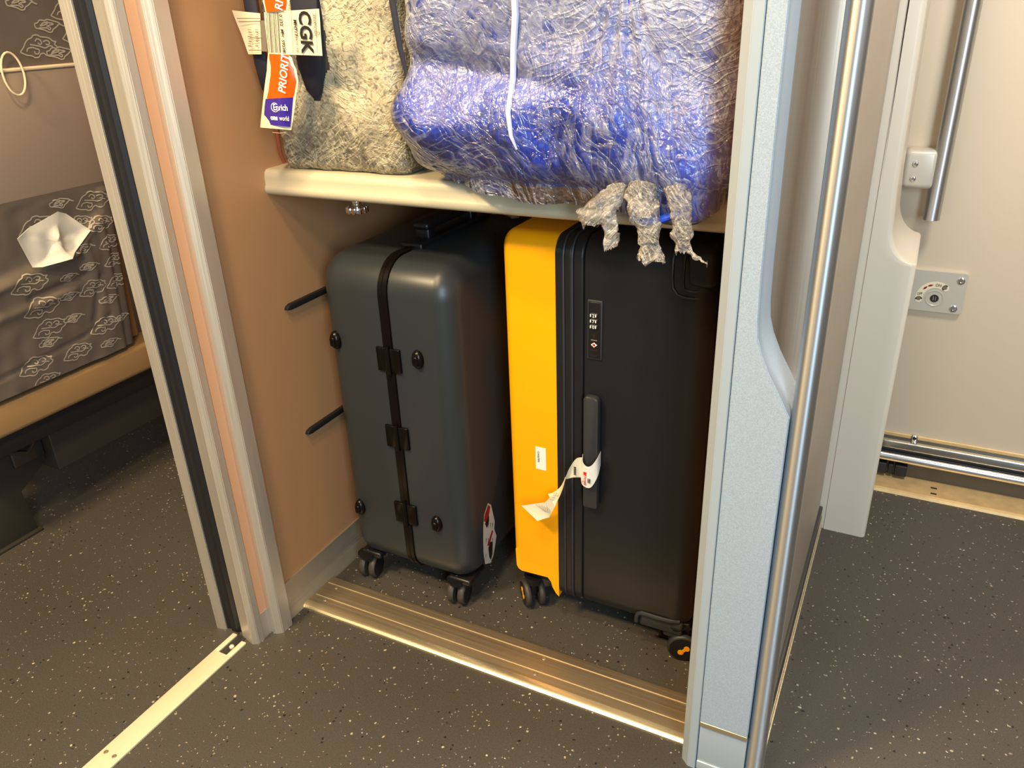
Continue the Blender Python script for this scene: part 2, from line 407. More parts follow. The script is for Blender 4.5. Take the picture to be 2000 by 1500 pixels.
link_mesh('door_gasket', g, 'gasket', p)
g = B(); box(g, -1.048, -1.0445, .8618, .8816, .062, H); link_mesh('filler_strip', g, 'peach', p)

# right front post: edge frame, speckled panel with the grab cut-out, cove behind the pole, kick plate
fr_ = B()
prism(fr_, [(-.203, .985), (-.203, .968), (-.198, .941), (-.1855, .930), (-.173, .930), (-.173, 1.06), (-.1745, 1.06), (-.1745, .985)], 0, H)
bmesh.ops.bevel(fr_, geom=[e for e in fr_.edges if abs(e.verts[0].co.z - e.verts[1].co.z) > 1], offset=.001, segments=2, affect='EDGES')
p = struct(link_mesh('trim_2', fr_, 'panel_f', org=Vector((-.14, .95, 0))))
cut = [(-.0975, .673), (-.112, .700), (-.128, .728), (-.139, .752), (-.145, .772), (-.1475, .795), (-.149, .85), (-.150, 1.0), (-.150, H)]
pn = B(); prism(pn, [(-.172, .108), (-.0975, .108)] + cut + [(-.172, H)], .9305, 1.012, 'xz')
bmesh.ops.bevel(pn, geom=[e for e in pn.edges if abs(e.verts[0].co.y - .9305) < 1e-4 and abs(e.verts[1].co.y - .9305) < 1e-4], offset=.0012, segments=2, affect='EDGES')
link_mesh('front_panel', pn, 'panel', p)
cv = B(); sheet(cv, [(-.173, 1.008), (-.150, 1.010), (-.146, 1.026), (-.136, 1.042), (-.120, 1.054), (-.104, 1.060), (-.085, 1.062)], .60, H)
link_mesh('grab_cove', cv, 'steel_d', p, sharp=80)
k = B(); box(k, -.172, -.0975, .9335, .985, .0, .104, .001); box(k, -.172, -.0975, .9300, .960, .098, .108, .0015, mat=1); box(k, -.172, -.0975, .9318, .94, 0, .017, .001)
box(k, -.172, -.0850, 1.0125, 1.0615, 0, .66, mat=2); box(k, -.0975, -.0850, .960, 1.0125, 0, .66, mat=2); link_mesh('kick_plate', k, ['panel_f', 'nose', 'steel_d'], p)

pole = B(); lathe(pole, [(.0135, 0), (.0140, .001), (.0140, H - .001), (.0135, H)], Matrix.Translation((-.083, .945, 0)), 40)
tag(link_mesh('grab_pole', pole, 'steel'), 'brushed steel grab pole standing floor to top beside the silver post', 'grab pole')

# ------------------------------------------------------------------ sills and floor track
t = thing('threshold_plate', 'wide ribbed aluminium sill plate screwed down along the luggage bay opening', 'sill plate', (-.62, 1.02, 0))
s_ = B(); prism(s_, [(.985, 0), (1.070, 0), (1.070, .006), (1.066, .008), (.985, .008)], -1.043, -.199, 'yz'); link_mesh('plate', s_, 'silver_x', t)
s_ = B(); prism(s_, [(.985, 0), (.985, .008), (.976, .0078), (.970, .006), (.9665, .003), (.966, 0)], -1.038, -.199, 'yz'); link_mesh('nosing', s_, 'nose', t)
s_ = B()
for y in (1.006, 1.048): box(s_, -1.028, -.2, y - .0008, y + .0008, .0078, .0086)
link_mesh('groove_line', s_, 'groove', t)
for x, y in ((-.498, 1.041), (-.497, .999), (-1.000, 1.041), (-.997, .999)): screw(t, (x, y, .0078), (1, 0, 0), (0, 1, 0), .0045, mat='silver_x')

t = thing('door_track', 'narrow bright metal track set in the floor under the left doorway', 'floor track', (-1.089, .2, 0))
s_ = B(); box(s_, -1.111, -1.066, -1.2, .790, .0, .005, .001); box(s_, -1.111, -1.100, .79, .842, 0, .005, .001); box(s_, -1.078, -1.066, .79, .832, 0, .005, .001); link_mesh('track_bar', s_, 'track', t)
s_ = B(); box(s_, -1.100, -1.078, .79, .846, .0, .0015); link_mesh('track_slot', s_, 'darkmetal', t)
s_ = B(); lathe(s_, [(.005, 0), (.005, .003), (.003, .005), (.0001, .005)], Matrix.Translation((-1.086, .812, .0015)), 16); link_mesh('stop_pin', s_, 'track', t)
for x in (-1.100, -1.079): screw(t, (x, .528, .005), (1, 0, 0), (0, 1, 0), .0042, mat='silver_x')

# ------------------------------------------------------------------ shelf and wall strips
t = thing('luggage_shelf', 'cream metal luggage shelf with a rounded front lip above the two suitcases', 'shelf', (-.62, 1.3, .858))
s_ = B(); prism(s_, [(1.092, .903), (1.086, .902), (1.081, .897), (1.079, .888), (1.079, .876), (1.0765, .873), (1.0755, .868), (1.077, .862), (1.083, .858), (1.63, .858), (1.63, .903)], XW, -.203, 'yz')
link_mesh('shelf_board', s_, 'shelf', t, sharp=50)
s_ = B(); m = frame((-.905, 1.15, .858), (1, 0, 0), (0, -1, 0))
lathe(s_, [(.0035, 0), (.0035, .012), (.007, .013), (.0085, .018), (.007, .023), (.008, .025), (.0165, .027), (.0175, .031), (.0165, .036), (.0001, .036)], m, 24)
for a in range(10):
    an = a * PI / 5; box(s_, -.905 + .0168*math.cos(an) - .0028, -.905 + .0168*math.cos(an) + .0028, 1.15 + .0168*math.sin(an) - .0028, 1.15 + .0168*math.sin(an) + .0028, .821, .832, .001)
link_mesh('thumbscrew', s_, 'chrome', t)
for z, lab in ((.640, 'black rubber guard strip on the tan wall, the upper one beside the grey case'), (.368, 'black rubber guard strip on the tan wall, the lower one beside the grey case')):
    s_ = B(); pts = [(1.072, z), (1.076, z + .006), (1.085, z + .009)] + [(1.60, z + .009), (1.60, z - .003), (1.085, z - .003), (1.076, z - .001)]
    prism(s_, pts, XW - .0005, XW + .009, 'yz', bev=.0015); tag(link_mesh('guard_strip', s_, 'rubber'), lab, 'guard strip')

# ------------------------------------------------------------------ vestibule: moulded column, sliding door, sill
col = B(); rings = []
def csec(c, dy):
    xr = .021 - c; r = .010
    return [(-.088, 1.96), (-.088, 1.7065), (-.0705, 1.7065), (-.0695, 1.704), (xr - r - .02, 1.704)] + [(xr - r + r*math.sin(math.radians(a)), 1.704 + r - r*math.cos(math.radians(a))) for a in (0, 22, 45, 67, 90)] + [(xr, 1.74), (xr, 1.96)]
zs = [(0, 0), (.004, 0), (.655, 0), (.660, .004)] + [(.660 + .075*(1 - math.cos(math.radians(a))), .054 * math.sin(math.radians(a))) for a in range(6, 91, 6)] + [(.80, .058), (1.1, .062), (H, .066)]
for z, c in zs: rings.append([col.verts.new((x, y, z)) for x, y in csec(c, 0)])
for A, C in zip(rings, rings[1:]):
    for i in range(len(A)): col.faces.new((A[i], A[(i+1) % len(A)], C[(i+1) % len(A)], C[i]))
col.faces.new(rings[0][::-1]); col.faces.new(rings[-1]); bmesh.ops.recalc_face_normals(col, faces=col.faces)
struct(link_mesh('trim_3', col, 'cream', org=Vector((-.03, 1.8, 0))))
dr = B(); box(dr, -.085, 1.1, 2.03, 2.07, .118, H, .003); box(dr, -.085, 1.1, 2.027, 2.036, .110, .122, .002, mat=1)
d1 = struct(link_mesh('door_1', dr, ['cream2', 'sillgold'], org=Vector((.5, 2.05, .1))))
h = B(); tube(h, [(.0355, 1.99, .685), (.0355, 1.99, .687), (.0355, 1.99, H)], .0172, 28); link_mesh('door_handle', h, 'steel', d1)
h = B(); box(h, -.040, .028, 1.975, 2.031, .752, .836, .012, 4); hb = link_mesh('handle_bracket', h, 'beigegrey', d1)
for z in (.807, .775): screw(hb, (-.016, 1.974, z), (1, 0, 0), (0, 0, 1), .006)
# emergency lock plate
h = B(); prism(h, arc(.128, .468, .008, -90, 0, 3) + arc(.128, .550, .008, 0, 90, 3) + [(-.04, .558), (-.04, .460)], 2.020, 2.031, 'xz'); lk = link_mesh('lock_plate', h, 'beigegrey', d1)
for x, z in ((.122, .541), (.118, .473)): screw(lk, (x, 2.0195, z), (1, 0, 0), (0, 0, 1), .0085)
CX, CZ = .075, .493; YP = 2.0196
h = B(); lathe(h, [(.0195, 0), (.0195, .0012), (.0175, .0012), (.0165, .0004), (.0001, .0004)], frame((CX, 2.0202, CZ), (1, 0, 0), (0, 0, 1)), 36); link_mesh('lock_ring', h, 'beigegrey', lk)
h = B(); lathe(h, [(.0092, 0), (.0092, .0008), (.0075, .001), (.0001, .0004)], frame((CX, 2.0198, CZ), (1, 0, 0), (0, 0, 1)), 28); box(h, CX - .0035, CX - .001, 2.0180, 2.0196, CZ - .005, CZ + .005, mat=1); box(h, CX + .0015, CX + .0035, 2.0180, 2.0196, CZ - .005, CZ + .005, mat=1); link_mesh('keyhole', h, ['sticker_d', 'chrome'], lk)
def bandpts(r0, r1, a0, a1): return arc(CX, CZ, r1, a0, a1, 12) + arc(CX, CZ, r0, a1, a0, 12)
h = B(); prism(h, bandpts(.0255, .0405, 55, 190), 2.0194, 2.0200, 'xz')
for a in (55, 190): lathe(h, [(.0075, 0), (.0075, .0006)], frame((CX + .033*math.cos(math.radians(a)), 2.0200, CZ + .033*math.sin(math.radians(a))), (1, 0, 0), (0, 0, 1)), 20)
for a in (58, 186): lathe(h, [(.0048, 0), (.0048, .0010)], frame((CX + .033*math.cos(math.radians(a)), 2.0199, CZ + .033*math.sin(math.radians(a))), (1, 0, 0), (0, 0, 1)), 20, mat=1)
text(h, 'ON', .0095, frame((CX - .003, 2.0190, CZ + .0295), (1, 0, 0), (.0, 0, 1)), 1, .85, .0002)
text(h, 'OFF', .0090, frame((CX - .0375, 2.0190, CZ + .0045), (1, 0, .12), (0, 0, 1)), 1, .72, .0002)
for a in (112, 136):
    c_, s0 = math.cos(math.radians(a)), math.sin(math.radians(a)); u_ = (s0, 0, -c_) if a < 120 else (-s0, 0, c_)
    m = frame((CX + .033*c_, 2.0192, CZ + .033*s0), u_, (-u_[2], 0, u_[0]))
    t2 = B(); f = t2.faces.new([t2.verts.new(q) for q in ((-.006, -.0012, 0), (0, -.0025, 0), (.006, 0, 0), (0, .0025, 0), (-.006, .0012, 0))]); merge(h, t2, 2, m)
link_mesh('dial_sticker', h, ['paper_w', 'ink_g', 'sticker_r'], lk)
for o in lk.children: 
    if o.name.startswith('dial'): o['label'] = 'ON and OFF dial label'
# rails at the door foot
r1 = thing('door_rail', 'double polished steel rail running along the foot of the cream door', 'rail', (.5, 2.02, 0))
h = B(); box(h, -.085, 1.1, 2.006, 2.030, .086, .108, .004); link_mesh('upper_rail', h, 'rail', r1)
h = B(); tube(h, [(-.085, 2.012, .060), (.5, 2.012, .060), (1.1, 2.012, .060)], .013, 18); link_mesh('lower_rail', h, 'rail', r1)
h = B(); box(h, -.085, 1.1, 2.024, 2.040, 0, .112); link_mesh('backing', h, 'darkmetal', r1)
h = B(); box(h, .00, .044, 2.000, 2.026, .012, .042, .002); box(h, .048, .060, 2.004, 2.026, .012, .040, .002); box(h, .064, .092, 2.000, 2.026, .012, .042, .002); link_mesh('roller_block', h, 'rubber', r1)
h = B(); box(h, .087, .103, 2.020, 2.031, .104, .126, .005); lathe(h, [(.004, 0), (.004, .002), (.0001, .002)], frame((.095, 2.020, .119), (1, 0, 0), (0, 0, 1)), 16, mat=1); link_mesh('lug', h, ['chrome', 'sticker_d'], r1)
h = B(); box(h, -.085, 1.1, 1.944, 2.030, 0, .003); prism(h, [(1.927, 0), (1.930, .007), (1.938, .009), (1.944, .006), (1.944, 0)], -.085, 1.1, 'yz', mat=0)
for x in (.16,):
    for y in (1.962, 1.990): box(h, x - .007, x + .007, y - .003, y + .003, .0028, .0036, mat=2)
tag(link_mesh('door_sill', h, ['sillgold', 'panel_f', 'sticker_d']), 'bare golden metal sill strip on the floor before the cream door', 'sill')

# ------------------------------------------------------------------ wheels
def caster(parent, x, y, ang, r=.027, w=.011, gap=.013, ztop=.07, fork='blk2', tyre='tyre', mark=False, off=.012):
    """twin wheel castor: fork with two wheels as sub-parts; ang is the axle direction"""
    ax = Vector((math.cos(ang), math.sin(ang), 0)); tr = Vector((-ax.y, ax.x, 0))
    c = Vector((x, y, r)); b = B()
    m = frame(c, ax, tr)
    box(b, -gap/2 + .001, gap/2 - .001, -.010, .010, -.004, r*1.3 + .012, .003, mtx=m)
    top = c - tr * off
    lathe(b, [(.009, r * 2.02), (.014, r*2.08), (.020, ztop - .001)], Matrix.Translation((top.x, top.y, 0)), 24)
    fk = link_mesh('castor', b, fork, parent)
    for s in (-1, 1):
        b = B(); mm = frame(c + ax * (gap/2 + w/2) * s, tr, Vector((0, 0, 1))) if s > 0 else frame(c + ax * (gap/2 + w/2) * s, Vector((0, 0, 1)), tr)
        hw = w/2
        lathe(b, [(r*.6, -hw), (r*.90, -hw), (r*.98, -hw*.6), (r, 0), (r*.98, hw*.6), (r*.90, hw), (r*.86, hw + .0005)], mm, 36)
        lathe(b, [(r*.84, hw*.8), (r*.84, hw + .0008), (r*.3, hw + .0014), (.0001, hw + .0014)], mm, 30, mat=1)
        if mark:
            for q in ((.25, .12), (-.12, -.22)): lathe(b, [(r*.19, hw + .0012), (r*.19, hw + .0022)], mm @ Matrix.Translation((q[0]*r, q[1]*r, 0)), 16, mat=2)
            lathe(b, [(r*.11, hw + .0012), (r*.11, hw + .0021)], mm @ Matrix.Translation((.07*r, -.05*r, 0)), 12, mat=2)
        link_mesh('wheel', b, [tyre, 'blk2', 'orange'], fk)

# ------------------------------------------------------------------ slate grey suitcase
gx0, gx1, gy0, gy1, gz0, gz1 = -.986, -.688, 1.098, 1.52, .061, .748
gc = thing('suitcase', 'scuffed slate grey hard suitcase with a black centre frame and hinges', 'suitcase', ((gx0+gx1)/2, 1.3, 0), 'suitcases under the shelf')
SP = -.830
def shell(x0, x1, side):
    b = B(); t = B(); bmesh.ops.create_cube(t, size=1)
    for v in t.verts: v.co = Vector(((x0+x1)/2 + v.co.x*(x1-x0), (gy0+gy1)/2 + v.co.y*(gy1-gy0), (gz0+gz1)/2 + v.co.z*(gz1-gz0)))
    # long-profile corners (edges along x) wide, outer face rim softer
    es = [e for e in t.edges if abs(e.verts[0].co.x - e.verts[1].co.x) > .01]
    bmesh.ops.bevel(t, geom=es, offset=.062, segments=9, profile=.5, affect='EDGES')
    xo = x0 if side < 0 else x1
    es = [e for e in t.edges if abs(e.verts[0].co.x - xo) < 1e-5 and abs(e.verts[1].co.x - xo) < 1e-5]
    bmesh.ops.bevel(t, geom=es, offset=.042, segments=6, profile=.42, affect='EDGES')
    return merge(b, t)
link_mesh('shell', shell(gx0, SP, -1), 'grey_shell', gc, sharp=50); link_mesh('shell', shell(SP + .0005, gx1, 1), 'grey_shell', gc, sharp=50)
def loop_yz(y0, y1, z0, z1, r, off=0):
    y0 -= off; y1 += off; z0 -= off; z1 += off; r += off; P = []
    for cy, cz, a in ((y1 - r, z1 - r, 0), (y0 + r, z1 - r, 90), (y0 + r, z0 + r, 180), (y1 - r, z0 + r, 270)):
        P += arc(cy, cz, r, a, a + 90, 8)
    return P
def belt(bm, x0, x1, L0, L1, mat=0):
    t = B(); n = len(L0); V = [[t.verts.new((x, q[0], q[1])) for q in L] for x, L in ((x0, L0), (x0 + .0015, L1), (x1 - .0015, L1), (x1, L0))]
    for A, C in zip(V, V[1:]):
        for i in range(n): t.faces.new((A[i], A[(i+1) % n], C[(i+1) % n], C[i]))
    bmesh.ops.recalc_face_normals(t, faces=t.faces); return merge(bm, t, mat)
b = B(); belt(b, SP - .0110, SP + .0110, loop_yz(gy0, gy1, gz0, gz1, .062, -.001), loop_yz(gy0, gy1, gz0, gz1, .062, .0035))
belt(b, SP - .0015, SP + .0015, loop_yz(gy0, gy1, gz0, gz1, .062, .002), loop_yz(gy0, gy1, gz0, gz1, .062, .0045))
link_mesh('centre_frame', b, 'bronze', gc, sharp=60)
for z in (.562, .397, .218):
    b = B(); box(b, SP - .026, SP - .004, gy0 - .0055, gy0 + .004, z - .024, z + .024, .0015); box(b, SP + .004, SP + .026, gy0 - .0055, gy0 + .004, z - .024, z + .024, .0015)
    tube(b, [(SP, gy0 - .005, z - .029), (SP, gy0 - .005, z), (SP, gy0 - .005, z + .029)], .0045, 12); link_mesh('hinge', b, 'bronze', gc)
for x, z in ((-.952, .583), (-.766, .573), (-.949, .200), (-.757, .212)):
    b = B(); t = B(); bmesh.ops.create_uvsphere(t, u_segments=20, v_segments=14, radius=1)
    for v in t.verts: v.co = Vector((v.co.x * .0125, v.co.y * .012, v.co.z * .019)) + Vector((x, gy0, z))
    merge(b, t); b2 = box(b, x - .006, x + .006, gy0 - .0145, gy0 - .006, z - .010, z + .010, .004); link_mesh('foot_bump', b, 'bronze', gc)
b = B(); box(b, SP - .024, SP + .024, 1.20, 1.47, gz1 - .006, gz1 + .010, .005); box(b, SP - .016, SP + .016, 1.24, 1.265, gz1, gz1 + .030, .005); box(b, SP - .016, SP + .016, 1.405, 1.43, gz1, gz1 + .03, .005)
box(b, SP - .018, SP + .018, 1.235, 1.435, gz1 + .024, gz1 + .040, .007); link_mesh('top_handle', b, 'blk2', gc)
b = B(); link_mesh('wheel_mount', box(b, gx1 - .064, gx1 - .010, gy0 + .012, gy0 + .08, gz0 - .004, gz0 + .012, .006), 'blk2', gc); b = B(); link_mesh('wheel_mount', box(b, gx0 + .010, gx0 + .062, gy0 + .012, gy0 + .08, gz0 - .004, gz0 + .012, .006), 'blk2', gc)
caster(gc, -.962, 1.122, .16, r=.027, w=.014, gap=.010); caster(gc, -.735, 1.126, .12, r=.027, w=.014, gap=.010); caster(gc, -.948, 1.48, .8, r=.026); caster(gc, -.73, 1.48, .3, r=.026)
# figure-shaped travel sticker on the right side, printed as plain patches
b = B(); xs = gx1 + .0006
def sside(P, m, dx=0): poly(b, [(xs + dx, y, z) for y, z in P], m, .0002)
out = [(1.183, .075), (1.160, .088), (1.156, .120), (1.158, .150), (1.162, .185), (1.168, .208), (1.186, .226), (1.198, .214), (1.204, .190), (1.210, .165), (1.206, .148), (1.214, .125), (1.206, .105), (1.196, .085)]
sside(out, 0)
sside([(1.164, .195), (1.170, .208), (1.186, .222), (1.194, .212), (1.186, .196), (1.174, .186)], 1, .0004); sside([(1.168, .186), (1.175, .189), (1.186, .198), (1.186, .182), (1.176, .170)], 2, .0004)
sside([(1.176, .118), (1.186, .128), (1.196, .122), (1.192, .092), (1.184, .082), (1.178, .094)], 2, .0004); sside([(1.172, .128), (1.196, .152), (1.200, .146), (1.180, .122)], 1, .0004)
for q in range(9):
    yy = 1.162 + .0045*q; zz = .10 + (q * 37 % 80) / 1000; sside([(yy, zz), (yy + .002, zz + .012), (yy + .004, zz + .010)], 2, .0005)
link_mesh('figure_sticker', b, ['sticker_w', 'sticker_r', 'sticker_d'], gc)['label'] = 'red, white and black figure sticker'
# ribbon and crumpled plastic on top of the grey case
b = B(); P = [(-.858, 1.37, gz1 + .046), (-.846, 1.375, gz1 + .0425), (-.834, 1.375, gz1 + .0425), (-.824, 1.395, gz1 + .0425), (-.812, 1.42, gz1 + .052)]
tube(b, P, .004, 6, flat=.3); tag(link_mesh('ribbon', b, 'ribbon'), 'short red ribbon tied on the grey suitcase handle under the shelf', 'ribbon')
b = B(); tube(b, [(-.795, 1.462, gz1 + .012), (-.775, 1.462, gz1 + .012), (-.755, 1.458, gz1 + .012), (-.740, 1.450, gz1 + .016), (-.728, 1.448, gz1 + .014)], [.005, .005, .006, .010, .006], 9)
for v in b.verts: v.co += noise.noise_vector(v.co * 90) * .004
bmesh.ops.subdivide_edges(b, edges=b.edges[:], cuts=1)
tag(link_mesh('plastic_wrapper', b, 'tissue'), 'crumpled pale plastic wrapper lying on top of the grey suitcase', 'wrapper')

# ------------------------------------------------------------------ yellow and black suitcase
yx0, yx1, yy0, yy1, yz0, yz1 = -.614, -.250, 1.150, 1.60, .064, .812
yc = thing('suitcase', 'large suitcase with a bright yellow left shell and a matt black right shell', 'suitcase', ((yx0+yx1)/2, 1.38, 0), 'suitcases under the shelf')
def slab(x0, x1, z0, z1, rl, rr, rc=.034, mat=0, y0=yy0, seg=6):
    """slice of the case: long-profile corners rc, left/right rims rl, rr"""
    b = B(); t = B(); bmesh.ops.create_cube(t, size=1)
    for v in t.verts: v.co = Vector(((x0+x1)/2 + v.co.x*(x1-x0), (y0+yy1)/2 + v.co.y*(yy1-y0), (z0+z1)/2 + v.co.z*(z1-z0)))
    bmesh.ops.bevel(t, geom=[e for e in t.edges if abs(e.verts[0].co.x - e.verts[1].co.x) > .001], offset=rc, segments=8, profile=.5, affect='EDGES')
    for xo, r in ((x0, rl), (x1, rr)):
        if r: bmesh.ops.bevel(t, geom=[e for e in t.edges if abs(e.verts[0].co.x - xo) < 1e-5 and abs(e.verts[1].co.x - xo) < 1e-5], offset=r, segments=seg, profile=.45, affect='EDGES')
    return merge(b, t, mat)
YB = -.5135
b = slab(yx0, YB, .108, yz1, .016, 0, .030)
prism(b, [(YB, .070), (-.520, .076), (-.527, .088), (-.531, .102), (-.538, .1105), (-.596, .1085), (-.603, .112), (-.607, .120), (-.608, .16), (YB, .16)], yy0 + .0002, yy0 + .02, 'xz')
link_mesh('yellow_shell', b, 'yel', yc, sharp=50)['label'] = 'yellow shell'
b = slab(yx0 + .006, YB - .001, .076, .2, .012, 0, .030, y0=yy0 + .012); link_mesh('bottom_guard', b, 'blk2', yc)
b = slab(YB, -.499, .066, yz1 - .001, 0, .003, .033, y0=yy0 + .001)
merge(b, slab(-.4985, -.4835, .066, yz1, .004, .004, .034, y0=yy0 - .001)); merge(b, slab(-.483, -.4635, .066, yz1, .004, .004, .034, y0=yy0 + .0005))
link_mesh('expander_band', b, 'blk', yc)
for x in (-.4988, -.4832, ):
    b = B(); L = loop_yz(yy0, yy1, .066, yz1, .034, 0); t = [(x, q[0], q[1]) for q in L]; tube(b, t, .0022, 6, closed=True); link_mesh('zip', b, 'blk3', yc)
link_mesh('black_shell', slab(-.463, yx1, yz0, yz1 + .001, .005, .030, .036), 'blk', yc, sharp=50)
# corner piece, wheel arch ridges
b = B(); y_ = yy0 - .0005
pts = [(-.3165, y_ + .045, .8145), (-.3165, y_ + .02, .812), (-.3165, y_ + .006, .803), (-.3165, y_, .79), (-.3165, y_, .765), (-.3145, y_, .748), (-.307, y_, .738), (-.296, y_, .7345), (-.282, y_, .734), (-.270, y_ + .006, .734), (-.258, y_ + .016, .734)]
tube(b, pts, .0028, 8); pts2 = [(-.299, y_ + .03, .812), (-.299, y_ + .010, .806), (-.299, y_ + .001, .79), (-.299, y_, .76), (-.297, y_, .748), (-.288, y_, .7455), (-.279, y_, .7455), (-.266, y_ + .008, .7455)]
tube(b, pts2, .0022, 8)
t = B(); box(b, -.297, yx1 + .002, yy0 - .004, yy0 + .06, .749, yz1 + .002, .016, 4)
link_mesh('corner_guard', b, 'blk', yc)
b = B(); tube(b, [(-.350, y_, .068), (-.350, y_, .080), (-.347, y_, .088), (-.340, y_, .092), (-.31, y_ - .001, .092), (-.285, y_, .092), (-.268, y_ + .006, .092)], .0045, 8); box(b, -.346, -.262, yy0 + .003, yy0 + .05, .058, .088, .004); box(b, -.30, -.262, yy0 + .006, yy0 + .05, .045, .07, .006); link_mesh('wheel_arch', b, 'blk3', yc)
# combination lock
b = B(); box(b, -.4555, -.4285, yy0 - .003, yy0 + .004, .606, .712, .002); box(b, -.4525, -.4315, yy0 - .0042, yy0, .609, .709, .001, mat=1); lk2 = link_mesh('combination_lock', b, ['blk3', 'blk2'], yc)
b = B()
for q, (z, d) in enumerate(((.687, '2'), (.677, '7'), (.667, '0'))):
    tube(b, [(-.448, yy0 - .0035, z), (-.442, yy0 - .0035, z), (-.436, yy0 - .0035, z)], .0040, 12)
    text(b, d, .008, frame((-.4445, yy0 - .0078, z - .003), (1, 0, 0), (0, 0, 1)), 1); 
    for xx in (-.4475, -.4385): box(b, xx - .0008, xx + .0008, yy0 - .0079, yy0 - .0070, z - .0025, z + .0022, mat=1)
link_mesh('dial', b, ['blk3', 'white'], lk2)
b = B(); prism(b, [(-.4475, .634), (-.442, .638), (-.4365, .634), (-.442, .6295)], yy0 - .0050, yy0 - .004, 'xz', mat=0); lathe(b, [(.0024, 0), (.0024, .0005)], frame((-.442, yy0 - .0051, .634), (1, 0, 0), (0, 0, 1)), 14, mat=1)
box(b, -.4475, -.4365, yy0 - .0048, yy0 - .004, .6415, .6430, mat=2); lathe(b, [(.0032, 0), (.0032, .0006), (.0001, .0006)], frame((-.442, yy0 - .0043, .650), (1, 0, 0), (0, 0, 1)), 16, mat=3)
for z in (.624, .614): box(b, -.4485, -.4355, yy0 - .0046, yy0 - .004, z - .0012, z + .0012, mat=3)
link_mesh('key_slot', b, ['white', 'red', 'ink_g', 'sticker_d'], lk2)
b = B(); prism(b, [(-.4565, .318), (-.4555, .314), (-.430, .314), (-.4285, .318), (-.4285, .532), (-.431, .5385), (-.437, .541), (-.452, .541), (-.4565, .536)], yy0 - .017, yy0 - .002, 'xz', bev=.003); link_mesh('side_handle', b, 'blk3', yc)
b = B(); box(b, -.5575, -.5365, yy0 - .0006, yy0 + .001, .362, .410); text(b, '1234567890', .0055, frame((-.5535, yy0 - .0008, .402), (0, 0, -1), (1, 0, 0)), 1, .9); link_mesh('white_sticker', b, ['paper', 'ink'], yc)['label'] = 'small white barcode sticker'
b = B(); box(b, -.46, -.30, 1.25, 1.29, yz1 - .002, yz1 + .012, .004); box(b, -.45, -.31, 1.25, 1.29, yz1 + .004, yz1 + .022, .006); link_mesh('top_handle', b, 'blk2', yc)
caster(yc, -.590, 1.186, .72, r=.030, w=.012, gap=.018, ztop=.085, tyre='tyre', mark=True); caster(yc, -.262, 1.172, -1.35, r=.030, w=.012, gap=.016, ztop=.075, tyre='blk3', mark=True)
caster(yc, -.575, 1.55, .3, r=.03, ztop=.085); caster(yc, -.285, 1.55, .5, r=.03, ztop=.075)

def quadgrid(bm, c, nu, nv, mat, wob=0, seed=0, th=.0003):
    """bilinear patch over four corners (tl, tr, br, bl) with paper ripple"""
    c = [Vector(q) for q in c]; t = B(); V = []
    nrm = (c[1] - c[0]).cross(c[3] - c[0]).normalized()
    for j in range(nv + 1):
        f = j / nv; V.append([])
        for i in range(nu + 1):
            g_ = i / nu; p = c[0].lerp(c[1], g_).lerp(c[3].lerp(c[2], g_), f)
            p += nrm * wob * noise.noise(p * 28 + Vector((seed, 0, 0))); V[-1].append(t.verts.new(p))
    for A, D in zip(V, V[1:]):
        for k in range(nu): t.faces.new((A[k], A[k+1], D[k+1], D[k]))
    bmesh.ops.recalc_face_normals(t, faces=t.faces); bmesh.ops.solidify(t, geom=t.faces[:], thickness=th); return merge(bm, t, mat)
# airline strip tag looped round the black case's side handle
def ribbon(bm, C, Wd, mat=0, th=.0004, sub=1):
    """strip following centres C with half-width vectors Wd (smoothly interpolated)"""
    C = [Vector(c) for c in C]; Wd = [Vector(v) for v in Wd]; n = len(C); t = B(); rows = []
    def cr(P, i, f):
        p0, p1, p2, p3 = P[max(i-1, 0)], P[i], P[i+1], P[min(i+2, n-1)]
        return .5 * ((2*p1) + (p2-p0)*f + (2*p0 - 5*p1 + 4*p2 - p3)*f*f + (3*p1 - p0 - 3*p2 + p3)*f*f*f)
    st = 6
    for i in range(n - 1):
        for k in range(st): rows.append((cr(C, i, k/st), cr(Wd, i, k/st)))
    rows.append((C[-1], Wd[-1])); V = [[t.verts.new(c + w_ * s) for s in (-1, -.5, 0, .5, 1)] for c, w_ in rows]
    for A, D in zip(V, V[1:]):
        for k in range(4): t.faces.new((A[k], A[k+1], D[k+1], D[k]))
    bmesh.ops.recalc_face_normals(t, faces=t.faces)
    r = bmesh.ops.solidify(t, geom=t.faces[:], thickness=th); return merge(bm, t, mat)
st_ = thing('luggage_tag', 'white and red airline strip looped on the black suitcase side handle, tail hanging', 'luggage tag', (-.46, 1.10, .37))
b = B(); yh = yy0 - .022
C = [(-.4275, yy0 - .004, .418), (-.4255, yh, .411), (-.434, yh - .006, .393), (-.443, yh - .007, .388), (-.4535, yh - .003, .392), (-.4575, yh + .004, .405)]
W_ = [(0, 0, .014), (0, -.001, .019), (0, -.002, .0225), (0, -.002, .0235), (.001, -.001, .024), (.002, 0, .022)]
ribbon(b, C, W_); link_mesh('loop', b, 'paper', st_)
b = B(); C = [(-.4575, yh + .002, .400), (-.468, yh - .006, .400), (-.480, yh - .008, .386), (-.4865, yh - .004, .374), (-.492, yh, .358), (-.499, yh, .340), (-.508, yh - .003, .326), (-.514, yh - .006, .319)]
W_ = [(.001, 0, .021), (.003, 0, .020), (.0045, -.004, .014), (.004, -.008, .005), (.0035, -.008, .001), (.0045, -.009, -.001), (.0075, -.009, -.003), (.0105, -.008, -.0065)]
ribbon(b, C, W_, th=.0003); yt = yh - .008
quadgrid(b, [at(1064, 982, yt), at(1088, 958, yt), at(1090, 978, yt + .001), at(1072, 1011, yt + .004)], 5, 6, 0, .002, 2)
